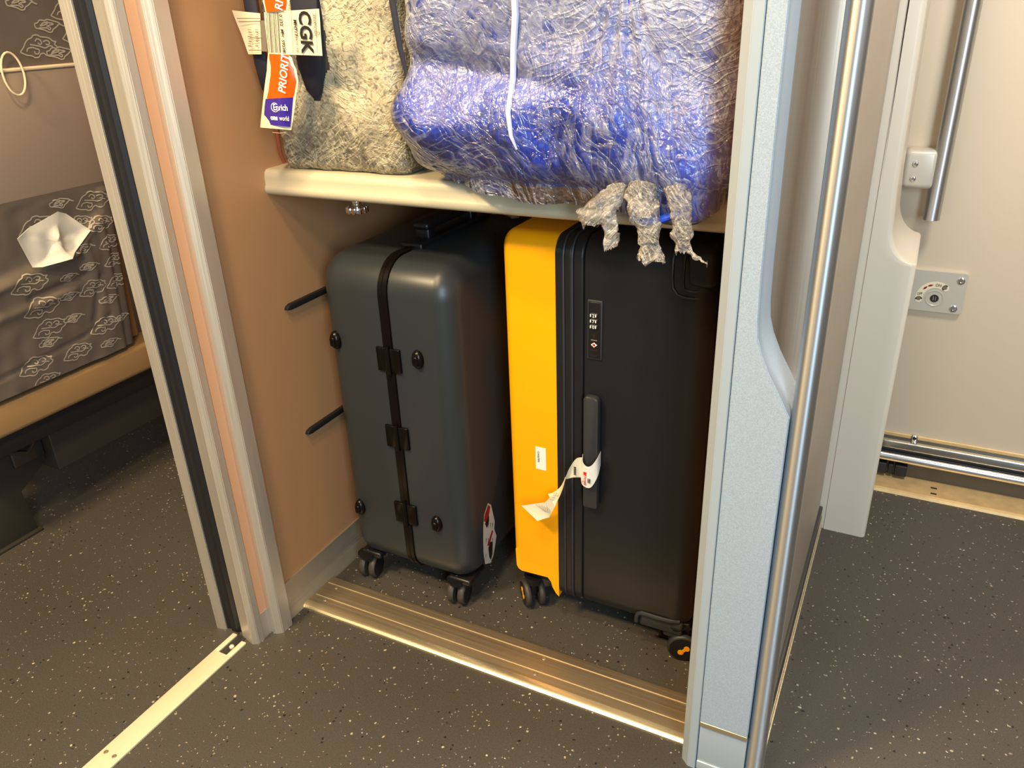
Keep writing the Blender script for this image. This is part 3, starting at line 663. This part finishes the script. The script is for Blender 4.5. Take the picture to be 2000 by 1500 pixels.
quadgrid(b, [at(1019, 987, yt - .003), at(1066, 981, yt), at(1073, 1010, yt + .003), at(1049, 1018, yt - .006)], 8, 8, 0, .003, 6)
for q in range(5): tube(b, [at(1047 + q*5, 986 + q, yt - .0035), at(1056 + q*4.5, 993 + q, yt - .003), at(1064 + q*2.5, 999 + q, yt - .001)], .00035, 4, 1)
for q in range(4): tube(b, [at(1074 + q*4, 976 - q*4, yt - .003), at(1080 + q*3.2, 975 - q*4, yt - .002)], .00035, 4, 1)
link_mesh('tail', b, ['paper_w', 'ink_g'], st_)
b = B(); m = frame((-.4520, yh - .0082, .372), (0.1, 0, .98), (-1, 0, .08))
t = B(); t.faces.new([t.verts.new(q) for q in ((0, -.0065, 0), (.002, .0005, 0), (.013, -.002, 0), (.0265, .0005, 0), (.027, -.006, 0), (.013, -.0045, 0))]); merge(b, t, 0, m)
text(b, 'Priority', .006, frame((-.4468, yh - .0091, .374), (0.05, 0, .99), (-1, 0, .05)), 1)
for q in range(5): box(b, -.4415 + q*.0012, -.4410 + q*.0012, yh - .0088, yh - .0084, .377, .3865, mat=2)
for q in range(8): box(b, -.4685 + (q % 3)*.0, -.4640, yh - .0078, yh - .0070, .3875 + q*.0022, .3885 + q*.0022, mat=2)
link_mesh('tag_print', b, ['red', 'white', 'ink'], st_)

# ------------------------------------------------------------------ wrapped bags on the shelf
def rn(p, sc, off): return noise.noise(Vector((p.x * sc[0] + off, p.y * sc[1], p.z * sc[2])))
def blue_shape(v, n):
    p = v.copy(); d = 0.0
    d += .016 * noise.noise(p * 7.0 + Vector((3, 0, 0))) + .008 * noise.noise(p * 17)
    front = max(0, -n.y)
    # waist fold: pinched flank above a fat lower lobe on the left side
    if p.x < -.56 and p.y < 1.09:
        k = max(0, min(1, (-.56 - p.x) / .12))
        d += k * (.020 * math.exp(-((p.z - 1.005) / .035) ** 2) - .012 * math.exp(-((p.z - 1.075) / .03) ** 2))
        d -= k * .008 * math.exp(-((p.z - .90) / .035) ** 2)
    # pleats running down from the upper right gather point
    g = Vector((-.36, 0, 1.20)); dx, dz = p.x - g.x, p.z - g.z
    if dz < 0:
        a = math.atan2(dx, -dz); rr = math.hypot(dx, dz)
        d += front * .0055 * math.cos(a * 26) * math.exp(-(a / .42) ** 2) * max(0, 1 - rr / .3)
    d += front * .020 * math.exp(-((p.x + .60) / .09) ** 2 - ((p.z - .985) / .045) ** 2)
    d += front * .022 * math.exp(-((p.x + .38) / .14) ** 2 - ((p.z - 1.0) / .09) ** 2)
    d -= front * .012 * math.exp(-((p.z - 1.075 + .15 * (p.x + .60)) / .018) ** 2) * max(0, min(1, (-.40 - p.x) / .1))
    return p + n * d
bx = dict(x0=-.706, x1=-.222, y0=1.022, y1=1.50, z0=.9035, z1=1.50, r=.052)
bb = thing('wrapped_bag', 'big royal blue bag wrapped in shiny clear film overhanging the shelf edge', 'bag', (-.468, 1.26, .9035), 'film wrapped bags on the shelf')
t = roundbox_grid(**bx, n=70); NR = {v: v.normal.copy() for v in t.verts}
for v in t.verts:
    v.co = blue_shape(v.co, NR[v])
    if v.co.y < 1.10 and v.co.z < .92:        # the overhanging front sags below the shelf top
        v.co.z -= max(0, (1.085 - v.co.y)) * .48
    if v.co.y > 1.075: v.co.z = max(v.co.z, .9040)
b = merge(B(), t); link_mesh('bag_body', b, 'blue', bb, sharp=80)
def ridge(p, sc, off, k=7.0):
    a = abs(noise.noise(Vector((p.x * sc[0] + off, p.y * sc[1] + off * .3, p.z * sc[2])))); return max(0, 1 - a * k)
def film_over(bx, shape, n, amp, off, hole=None, name='stretch_wrap', mat='film_b', parent=None):
    t = roundbox_grid(**bx, n=n); NR = {v: v.normal.copy() for v in t.verts}
    for v in t.verts:
        p = shape(v.co, NR[v]); nn = NR[v]
        p2 = p + noise.noise_vector(p * 9) * .03
        q = Vector((p2.x * .94 - p2.z * .34, p2.y, p2.x * .34 + p2.z * .94)); q2 = Vector((p2.x * .80 + p2.z * .6, p2.y, -p2.x * .6 + p2.z * .80))
        d = off + amp * (.9 * noise.noise(p * 26) + .9 * noise.noise(p2 * 80))
        mk = noise.noise(p * 5 + Vector((9, 2, 1))); mk2 = noise.noise(p * 6 + Vector((1, 7, 5)))
        d += amp * (max(0, mk + .1) * .8 * ridge(p2, (16, 14, 85), 1, 5) + max(0, .2 - mk) * .8 * ridge(p2, (85, 20, 14), 4, 5) + max(0, mk2 + .1) * .8 * ridge(q, (14, 20, 95), 8, 5) + max(0, .2 - mk2) * .8 * ridge(q2, (90, 20, 16), 2, 5))
        v.co = p + nn * max(d, off * .5)
    return t
t = film_over(bx, blue_shape, 190, .0009, .0034)
for v in t.verts:
    if v.co.y < 1.10 and v.co.z < .92: v.co.z -= max(0, (1.085 - v.co.y)) * .48
    if v.co.y > 1.072: v.co.z = max(v.co.z, .9033)
bmesh.ops.delete(t, geom=[f for f in t.faces if f.calc_center_median().y > 1.35], context='FACES')
b = merge(B(), t); link_mesh('stretch_wrap', b, 'film_b', bb, sharp=70)['label'] = 'clear crinkled stretch film'
# twisted film cord down the front
b = B(); P = []
for z, x in ((1.30, -.500), (1.20, -.503), (1.14, -.505), (1.10, -.512), (1.06, -.516), (1.02, -.513), (.99, -.508), (.972, -.502)):
    P.append((x, 1.02, z))
def front_y(x, z):
    p = Vector((x, bx['y0'], z)); return blue_shape(p, Vector((0, -1, 0))).y
P = [(x, front_y(x, z) - .0055, z) for x, _, z in P]
tube(b, P, [.005, .005, .0052, .0048, .0045, .004, .003, .0015], 8, flat=.7); link_mesh('film_cord', b, 'film_cord', bb)
b = B(); tube(b, [(-.716, 1.045, 1.26), (-.712, 1.040, 1.16), (-.706, 1.040, 1.10), (-.698, 1.04, 1.06)], [.006, .006, .005, .003], 8, flat=.5); link_mesh('side_strap', b, 'navy', bb)
b = B(); tube(b, [(-.352, 1.05, .893), (-.335, 1.020, .885), (-.315, 1.012, .884), (-.295, 1.012, .890), (-.275, 1.02, .897)], [.006, .009, .008, .009, .006], 10, flat=.6); link_mesh('bottom_strap', b, 'blue', bb)
# torn, bunched ends of film hanging over the shelf lip
def shred(parent, P, Wh, seed, curl=1.0, n=16):
    P = [Vector(p) for p in P]; L = len(P); t = B(); rows = []
    st = 9
    for i in range(L - 1):
        for k in range(st):
            f = k / st; c = P[i].lerp(P[i+1], f); wd = Wh[i] * (1-f) + Wh[i+1] * f; rows.append((c, wd))
    rows.append((P[-1], Wh[-1])); V = []
    for r, (c, wd) in enumerate(rows):
        R = []
        for k in range(n + 1):
            s = k / n; a = (s - .5) * PI * 1.7 * curl
            q = c + Vector((math.sin(a) * wd, -math.cos(a) * wd * .55, 0))
            nz = noise.noise_vector(q * 65 + Vector((seed, 0, 0))); n2 = noise.noise_vector(q * 150 + Vector((seed, 3, 0)))
            q += nz * .0060 + n2 * .0030
            if r >= len(rows) - 3: q.z -= (noise.noise(Vector((k * 1.7, seed, r))) * .012)
            R.append(t.verts.new(q))
        V.append(R)
    for A, D in zip(V, V[1:]):
        for k in range(n): t.faces.new((A[k], A[k+1], D[k+1], D[k]))
    bmesh.ops.recalc_face_normals(t, faces=t.faces); b = merge(B(), t)
    return link_mesh('film_shred', b, 'film_t', parent, sharp=70)
Y0 = 1.005
shred(bb, [(-.340, 1.040, .955), (-.352, 1.018, .935), (-.372, 1.005, .912), (-.388, 1.00, .892), (-.392, 1.0, .874)], [.004, .010, .020, .024, .010], 1)
shred(bb, [(-.368, 1.03, .93), (-.370, 1.01, .900), (-.366, 1.0, .880), (-.363, 1.0, .862), (-.363, 1.0, .848)], [.004, .010, .012, .011, .008], 2, .9)
shred(bb, [(-.330, 1.045, .965), (-.325, 1.01, .935), (-.318, 1.0, .900), (-.311, .998, .878), (-.307, .998, .858), (-.307, .998, .836)], [.006, .018, .022, .017, .014, .019], 3, .9)
shred(bb, [(-.292, 1.045, .970), (-.283, 1.015, .940), (-.272, 1.00, .915), (-.266, .998, .893), (-.265, .998, .872), (-.262, .998, .856)], [.006, .016, .016, .013, .015, .010], 5, .9)
shred(bb, [(-.262, .998, .864), (-.250, .997, .852), (-.238, .996, .842), (-.228, .995, .837)], [.007, .004, .003, .001], 7, .8, 8)
shred(bb, [(-.345, 1.03, .945), (-.335, 1.005, .915), (-.327, 1.000, .893)], [.008, .014, .008], 9, 1.0)

def grey_shape(v, n):
    p = v.copy(); return p + n * (.005 * noise.noise(p * 9) + .003 * noise.noise(p * 22))
gb = dict(x0=-1.010, x1=-.752, y0=1.092, y1=1.40, z0=.9050, z1=1.50, r=.020)
gg = thing('wrapped_bag', 'flat grey cabin bag wrapped in cloudy crinkled film beside the big blue one', 'bag', (-.878, 1.25, .9035), 'film wrapped bags on the shelf')
t = roundbox_grid(**gb, n=40); NR = {v: v.normal.copy() for v in t.verts}
for v in t.verts: v.co = grey_shape(v.co, NR[v])
for v in t.verts: v.co.z = max(v.co.z, .9040)
b = merge(B(), t); link_mesh('bag_body', b, 'bagdark', gg, sharp=80)
t = film_over(gb, grey_shape, 150, .0011, .0020)
for v in t.verts: v.co.z = max(v.co.z, .9033)
def in_hole(c):
    if c.y > 1.12 or c.z < 1.018: return False
    k = min(1, (c.z - 1.018) / .05); x0 = -.918 - .024 * k; x1 = -.910 + .030 * k
    return x0 + .004 * noise.noise(c * 70) < c.x < x1 + .005 * noise.noise(c * 60)
bmesh.ops.delete(t, geom=[f for f in t.faces if f.calc_center_median().y > 1.35 or in_hole(f.calc_center_median())], context='FACES')
b = merge(B(), t); link_mesh('stretch_wrap', b, 'film_g', gg, sharp=70)['label'] = 'cloudy crinkled stretch film'
b = B(); tube(b, [(-1.0085, 1.094, .914), (-1.013, 1.092, .93), (-1.0135, 1.092, 1.0), (-1.0135, 1.092, 1.45)], .0035, 8); link_mesh('edge_piping', b, 'piping', gg)
b = B(); tube(b, [(-.902, 1.087, 1.30), (-.902, 1.078, 1.20), (-.905, 1.075, 1.12), (-.909, 1.078, 1.07), (-.913, 1.083, 1.035), (-.915, 1.088, 1.022)], [.027, .027, .026, .024, .014, .003], 14, flat=.22); link_mesh('front_strap', b, 'navy', gg)
b = B(); tube(b, [(-.992, 1.085, 1.30), (-.990, 1.052, 1.22), (-.986, 1.048, 1.14), (-.986, 1.050, 1.08), (-.990, 1.06, 1.04), (-.998, 1.088, 1.01)], [.013, .013, .013, .013, .012, .008], 12, flat=.35); link_mesh('side_handle', b, 'navy', gg)

# ------------------------------------------------------------------ tags hanging on the grey bag's handle
YT = 1.028
def tp(u, v, dy=0): return at(u, v, YT + dy)
tg = thing('baggage_tag', 'cream airline baggage tag printed CGK hanging on the grey bag handle', 'baggage tag', (-.93, YT, 1.09))
b = B(); quadgrid(b, [tp(516, 24), tp(623, 17), tp(630, 109), tp(524, 105)], 10, 10, 0, .001, 1); link_mesh('tag_face', b, 'paper_w', tg)
b = B(); quadgrid(b, [tp(453, 20, .012), tp(508, 26, .006), tp(511, 106, .006), tp(486, 106, .010)], 8, 8, 0, .002, 4)
for v1, ua, ub in ((36, 463, 508), (42, 466, 508), (74, 488, 510), (98, 486, 510)): tube(b, [tp(ua, v1, .003), tp((ua+ub)/2, v1, .002), tp(ub, v1, .002)], .0005, 4, 1)
for q in range(8):
    for ua, ub in ((484, 491), (498, 504)): tube(b, [tp(ua + q % 3, 58 + q*4.5, .003), tp((ua+ub)/2, 58 + q*4.5, .003), tp(ub, 58 + q*4.5 + .6, .003)], .0007 if q % 2 else .0004, 4, 1)
link_mesh('tag_tail', b, ['paper_w', 'ink_g'], tg)
b = B(); quadgrid(b, [tp(508, 40, .003), tp(518, 40, .003), tp(522, 101, .003), tp(511, 100, .003)], 2, 4, 0); link_mesh('adhesive_patch', b, 'ink_g', tg)
b = B(); dn = (tp(630, 109) - tp(623, 17)); rt = (tp(623, 17) - tp(516, 24)); YF = -.0022
for q, (u0, wq) in enumerate(((519, .9), (522, .6), (525, 1.4), (528, .8), (531, .6), (533.5, 1.2), (536.5, .8), (539, .6), (541.5, 1.5))):
    poly(b, [tp(u0, 24, YF), tp(u0 + wq, 24, YF), tp(u0 + wq + 5, 103, YF), tp(u0 + 5, 103, YF)], 0)
text(b, 'CGK', .0310, frame(tp(583, 20, YF), dn, rt), 0, .90, .0009)
text(b, '0 232  MH  592383', .0072, frame(tp(545.5, 28, YF), dn, rt), 0, 1.0, .0001)
text(b, 'MH717', .0080, frame(tp(573, 38, YF), dn, rt), 0, .95, .0002); text(b, 'JAKARTA INTL', .0068, frame(tp(610, 26, YF), dn, rt), 1, .72)
text(b, '28AUG 1925', .0058, frame(tp(576, 68, YF), dn, rt), 1, .8); text(b, 'ID', .006, frame(tp(620, 60, YF), dn, rt), 1)
for u0 in (568.5, 616): tube(b, [tp(u0, 20, YF), tp(u0 + 2, 62, YF), tp(u0 + 4, 104, YF)], .00035, 4, 1)
link_mesh('tag_print', b, ['ink', 'ink_g'], tg)

pt = thing('priority_tag', 'orange and violet priority tag hanging upright from the grey bag handle', 'priority tag', (-.975, YT, .98))
def strip(bm, rows, mat, dy=0, bulge=.006, n=8, th=.0003):
    """rows of (left u, left v, right u, right v) bent into a gentle half pipe"""
    t = B(); V = []
    for (u0, v0, u1, v1) in rows:
        V.append([])
        for k in range(n + 1):
            f = k / n; V[-1].append(t.verts.new(tp(u0 + (u1-u0)*f, v0 + (v1-v0)*f, dy - bulge * math.sin(PI * f))))
    for A, D in zip(V, V[1:]):
        for k in range(n): t.faces.new((A[k], A[k+1], D[k+1], D[k]))
    bmesh.ops.recalc_face_normals(t, faces=t.faces); bmesh.ops.solidify(t, geom=t.faces[:], thickness=th); return merge(bm, t, mat)
full = [(511, -14, 560, -18), (514, 4, 565, 3), (519, 25, 562, 20)]
b = B(); strip(b, full, 0, .001, .003); strip(b, [(514, -14, 557, -18), (517, 4, 560, 3), (521, 24, 558, 19)], 1, -.0005, .0033)
low = [(524, 104, 563, 106), (523, 112, 570, 113), (522, 125, 574, 126), (521.5, 138, 579, 136), (519, 155, 583, 160), (516, 178, 579, 183), (513, 205, 576, 208), (510, 232, 572, 236), (508.5, 249, 569, 254)]
strip(b, low, 0, .001, .008)
inn = [(526, 105, 563, 107), (526, 112, 566, 113), (526, 125, 570, 126), (526, 138, 575, 136), (524, 155, 579, 160), (521, 178, 575, 183), (519, 192, 573, 195)]
strip(b, inn, 1, -.0006, .0083)
strip(b, [(519, 193, 573, 190), (517, 208, 571, 210), (516, 225, 569, 230), (520, 243, 567, 248)], 2, -.0010, .0085)
tube(b, [tp(532, 258.5, .0), tp(545, 260, -.004), tp(558, 259, -.002)], .0003, 4, 0)
pb = link_mesh('tag_strip', b, ['paper_w', 'tag_o', 'tag_p'], pt, sharp=60)
b = B(); up = tp(556, 106) - tp(549, 184); rg = tp(560, 184) - tp(549, 184)
text(b, 'PRIORIT', .0205, frame(tp(557, 184, -.0102), up, -Vector(rg).cross(up).cross(up) if False else (up.cross(Vector((0, -1, 0)))) * -1), 0, .80, .0003)
link_mesh('tag_print', b, 'white', pt); b = B(); text(b, 'RI', .0205, frame(tp(551, 22, -.0052), up, (up.cross(Vector((0, -1, 0)))) * -1), 0, .80, .0003)
link_mesh('tag_print', b, 'white', pt); b = B(); text(b, 'Enrich', .0135, frame(tp(534, 215, -.0100), tp(575, 217, -.0085) - tp(534, 215, -.0100), (0, 0, 1)), 0, .85, .0002)
text(b, 'one', .0105, frame(tp(529, 233.5, -.0096), tp(575, 237, -.0096) - tp(529, 233.5, -.0096), (0, 0, 1)), 0, .95, .0005); text(b, 'world', .0105, frame(tp(546, 235, -.0102), tp(575, 237, -.0096) - tp(529, 233.5, -.0096), (0, 0, 1)), 0, .80, .0)
c0 = tp(537, 210, -.0100); tube(b, [c0 + Vector((.0075 * math.cos(a), -.0002, .0068 * math.sin(a))) for a in [math.radians(q) for q in range(40, 330, 20)]], .0006, 5)
link_mesh('tag_print', b, 'white', pt)

# ------------------------------------------------------------------ train seat seen through the doorway
SY0, SY1 = .78, 1.250
st = thing('train_seat', 'train seat back in grey cloud patterned fabric with a beige tray', 'seat', (-1.80, 1.02, 0))
def fabx(z): return -1.75 + .055 * (z - .40) / .42
MOT_A = [[(0, 55), (60, 44), (95, 10), (150, 8), (190, 18), (245, 0), (345, 25), (440, 52), (495, 95), (545, 112)], [(0, 55), (10, 120), (90, 140), (180, 165), (240, 195), (300, 190), (325, 155), (385, 125), (450, 80), (495, 95)],
         [(95, 95), (150, 55), (215, 45), (235, 60), (180, 80), (95, 95)], [(70, 122), (150, 125), (215, 130), (260, 160), (285, 135), (250, 110), (215, 100)], [(215, 100), (285, 85), (340, 80), (330, 62), (260, 50), (225, 30)]]
MOT_B = [[(0, 250), (80, 170), (120, 110), (180, 60), (245, 40), (280, 5), (360, 0), (420, 30), (500, 40), (580, 60), (640, 110), (700, 115)], [(0, 250), (100, 300), (200, 320), (250, 350), (320, 345), (365, 300), (420, 290), (480, 330), (560, 320), (600, 270), (670, 240), (700, 200), (660, 160), (700, 115)],
         [(120, 250), (150, 200), (240, 190), (300, 215), (350, 230), (330, 290), (270, 290), (260, 250)], [(300, 100), (340, 60), (400, 80), (420, 130), (380, 150), (350, 120)], [(200, 140), (290, 160), (380, 180), (470, 210), (560, 180), (620, 200)], [(450, 110), (520, 90), (570, 130), (540, 160), (490, 150)]]
def hfield(y, z):
    """cloth relief of the pocket"""
    h = 0.0; s = (y - .88)
    def fold(y0, z0, y1, z1, wd, a):
        dx, dz = y1 - y0, z1 - z0; L2 = dx*dx + dz*dz; t_ = max(0, min(1, ((y-y0)*dx + (z-z0)*dz) / L2))
        d = math.hypot(y - y0 - dx*t_, z - z0 - dz*t_); return a * math.exp(-(d/wd)**2)
    if z > .80: return 0
    zl = .648 + .09 * max(0, (y - 1.02)) / .2       # slanting mouth of the pocket
    h += .012 / (1 + math.exp((z - zl) / .006)) if y < 1.21 else .004
    h += fold(.90, .64, 1.12, .675, .012, .010) + fold(1.0, .60, 1.14, .615, .010, -.008) + fold(1.12, .675, 1.20, .735, .010, .007)
    h += fold(1.15, .69, 1.175, .55, .008, .005) + fold(1.175, .60, 1.14, .50, .009, -.006) + fold(.92, .58, 1.10, .592, .012, .006)
    h += fold(.85, .445, 1.10, .47, .004, -.004) + fold(1.10, .47, 1.185, .50, .004, -.003) + fold(1.185, .50, 1.19, .74, .004, -.002)
    h += .003 * noise.noise(Vector((y * 9, z * 9, 1))) + .002 * noise.noise(Vector((y * 30, z * 22, 4)))
    return h
def fabric_panel(name, z0, z1, xf, hf, motifs, ny=70, nz=70, th=.05):
    t = B(); V = []
    for j in range(nz + 1):
        z = z0 + (z1 - z0) * j / nz; V.append([])
        for i in range(ny + 1):
            y = SY0 + (SY1 - SY0) * i / ny; e = min(1, (SY1 - y) / .018); ed = -(1 - math.sqrt(max(0, 1 - (1 - e) ** 2))) * .018
            V[-1].append(t.verts.new((xf(z) + hf(y, z) + ed, y, z)))
    for A, D in zip(V, V[1:]):
        for k in range(ny): t.faces.new((A[k], A[k+1], D[k+1], D[k]))
    for k_, sgn in ((0, 1), (ny, -1)):
        W2 = [t.verts.new((r[k_].co.x - th, r[k_].co.y, r[k_].co.z)) for r in V]
        for j in range(nz): t.faces.new((V[j][k_], V[j+1][k_], W2[j+1], W2[j]))
    bmesh.ops.recalc_face_normals(t, faces=t.faces)
    b = merge(B(), t)
    for (cy, cz, sc, kind, fl) in motifs:
        for L in (MOT_A if kind == 'A' else MOT_B):
            t = B(); pr = None; P = []
            for (px, py) in L: P.append(Vector((cy + px * sc * fl, cz - py * sc)) )
            Q = []
            for i in range(len(P) - 1):
                p0, p1, p2, p3 = P[max(i-1, 0)], P[i], P[i+1], P[min(i+2, len(P)-1)]
                for k in range(3):
                    f = k/3; Q.append(.5 * ((2*p1) + (p2-p0)*f + (2*p0 - 5*p1 + 4*p2 - p3)*f*f + (3*p1 - p0 - 3*p2 + p3)*f*f*f))
            Q.append(P[-1]); hw = .0013; rows = []
            for i, q in enumerate(Q):
                d = (Q[min(i+1, len(Q)-1)] - Q[max(i-1, 0)]); d = d.normalized() if d.length else Vector((1, 0)); nn = Vector((-d.y, d.x)) * hw
                r = []
                for s in (-1, 1):
                    y, z = q.x + nn.x*s, q.y + nn.y*s
                    y = min(y, SY1 - .012); z = max(z0 + .002, min(z1 - .002, z)); r.append(t.verts.new((xf(z) + hf(y, z) + .0012, y, z)))
                rows.append(r)
            for A, D in zip(rows, rows[1:]):
                try: t.faces.new((A[0], A[1], D[1], D[0]))
                except Exception: pass
            merge(b, t, 1)
    return link_mesh(name, b, ['fabric', 'fabric_l'], st, sharp=80)
k_ = .00012 
mot = [(1.152, .80, k_, 'B', 1), (1.090, .800, k_*.9, 'A', 1), (1.008, .775, k_*1.1, 'B', 1), (1.12, .752, k_*.8, 'B', 1), (1.165, .742, k_*.85, 'B', 1), (1.115, .69, k_*.9, 'A', 1), (1.182, .692, k_*.8, 'B', 1),
       (.955, .66, k_*1.05, 'B', 1), (1.072, .632, k_*.8, 'A', 1), (1.125, .643, k_*.8, 'A', 1), (1.19, .645, k_*.75, 'B', 1), (1.06, .59, k_*.85, 'A', 1), (1.11, .60, k_*.9, 'B', 1), (.97, .60, k_*1.05, 'B', 1),
       (1.185, .593, k_*.8, 'B', 1), (1.16, .55, k_*.9, 'A', 1), (.98, .545, k_, 'B', 1), (1.06, .535, k_*.85, 'A', 1), (1.12, .50, k_*.95, 'B', 1), (.99, .50, k_*.9, 'A', 1), (.93, .47, k_, 'B', 1), (1.04, .46, k_*.9, 'B', 1), (1.14, .44, k_*.9, 'A', 1), (1.19, .49, k_*.8, 'A', 1), (.95, .42, k_*.9, 'B', 1)]
fabric_panel('seat_pocket', .40, .815, fabx, hfield, mot)
def hx(z): return -1.672 + .06 * (z - 1.07) / .4
mh = [(1.142, 1.158, k_*1.02, 'A', 1), (1.158, 1.105, k_*1.02, 'A', 1), (1.200, 1.150, k_*1.0, 'B', 1), (1.182, 1.195, k_*1.0, 'B', 1), (1.225, 1.095, k_, 'B', 1), (1.10, 1.13, k_, 'B', 1), (1.09, 1.2, k_, 'A', 1)]
fabric_panel('headrest_cover', 1.07, 1.40, hx, lambda y, z: .002 * noise.noise(Vector((y*8, z*8, 0))), mh, 30, 30)
b = B(); mT = Matrix.Translation((-1.700, 0, .812)) @ Matrix.Rotation(math.radians(7.5), 4, 'Y')
box(b, -.035, .004, SY0, SY1 + .002, 0, .256, .006, mtx=mT); tray = link_mesh('tray_table', b, 'tray', st)
b = B(); box(b, -.03, .006, SY0, SY1 + .002, .256, .262, .002, mtx=mT); link_mesh('tray_edge', b, 'trayedge', tray)
b = B(); c0 = Vector((-1.655, 1.062, 1.062)); tube(b, [c0 + Vector((0.006, .022 * math.cos(a), .040 * math.sin(a))) for a in [2*PI*q/24 for q in range(24)]], .0022, 8, closed=True); link_mesh('cup_ring', b, 'trayedge', st)
b = B(); box(b, -1.83, -1.742, SY0 - .02, 1.60, .312, .388, .012, 4); link_mesh('base_bar', b, 'seatbase', st)
b = B(); box(b, -1.90, -1.80, .988, 1.60, .143, .252, .003); link_mesh('under_beam', b, 'seatmetal', st)
b = B(); box(b, -1.93, -1.76, SY0, 1.60, .262, .315, .003); link_mesh('seat_pan', b, 'rubber', st)
b = B(); prism(b, [(.795, 0), (.915, 0), (.905, .12), (.985, .165), (.985, .25), (.80, .262)], -1.94, -1.838, 'yz', bev=.002); box(b, -1.95, -1.828, .79, .92, 0, .008, .002); link_mesh('leg', b, 'seatmetal', st)
b = B(); box(b, -1.86, -1.83, .905, .985, .185, .25, .004); tube(b, [(-1.825, .90, .235), (-1.822, .94, .215), (-1.825, .975, .245)], .006, 8); link_mesh('leg_bracket', b, 'darkmetal', st)
b = B(); prism(b, [(-1.80, .39), (-1.78, .84), (-1.72, 1.45), (-2.2, 1.45), (-2.2, .39)], SY1 + .004, SY1 + .05, 'xz', bev=.006); link_mesh('side_panel', b, 'seatbase', st)
b = B(); prism(b, [(-1.80, .39), (-1.70, 1.42), (-1.95, 1.42), (-2.0, .39)], SY0 + .02, SY1 - .004, 'xz'); link_mesh('seat_core', b, 'rubber', st)
# tissue in the pocket
t = B(); corners = [(.992, .742), (1.022, .757), (1.100, .775), (1.122, .765), (1.168, .716), (1.110, .680), (1.090, .672), (1.030, .668), (1.012, .672)]
b = B(); cen = (1.075, .715); NR_ = 10; V = []
for (yc_, zc) in [(a[0], a[1]) for a in corners]:
    row = []
    for k in range(NR_ + 1):
        f = k / NR_; y = cen[0] + (yc_ - cen[0]) * f; z = cen[1] + (zc - cen[1]) * f
        crease = .012 * math.exp(-((y - 1.083 + .25 * (z - .70)) / .010) ** 2) - .010 * (1 if y > 1.083 else 0) * min(1, (y - 1.083) / .03)
        row.append(Vector((fabx(z) + hfield(y, z) + .016 + crease + .004 * noise.noise(Vector((y * 40, z * 40, 2))), y, z)))
    V.append(row)
# denser fan
rows = []
for i in range(len(V)):
    A, D = V[i], V[(i + 1) % len(V)]
    for s in range(4): rows.append([a.lerp(d, s / 4) for a, d in zip(A, D)])
vv = [[t.verts.new(p) for p in r[1:]] for r in rows]; c_ = t.verts.new(V[0][0])
for i in range(len(vv)):
    A, D = vv[i], vv[(i + 1) % len(vv)]; t.faces.new((c_, A[0], D[0]))
    for k in range(len(A) - 1): t.faces.new((A[k], A[k+1], D[k+1], D[k]))
bmesh.ops.recalc_face_normals(t, faces=t.faces); bmesh.ops.solidify(t, geom=t.faces[:], thickness=.0008)
tag(link_mesh('tissue', merge(B(), t), 'tissue', sharp=70), 'crumpled white tissue stuck in the seat pocket through the doorway', 'tissue')
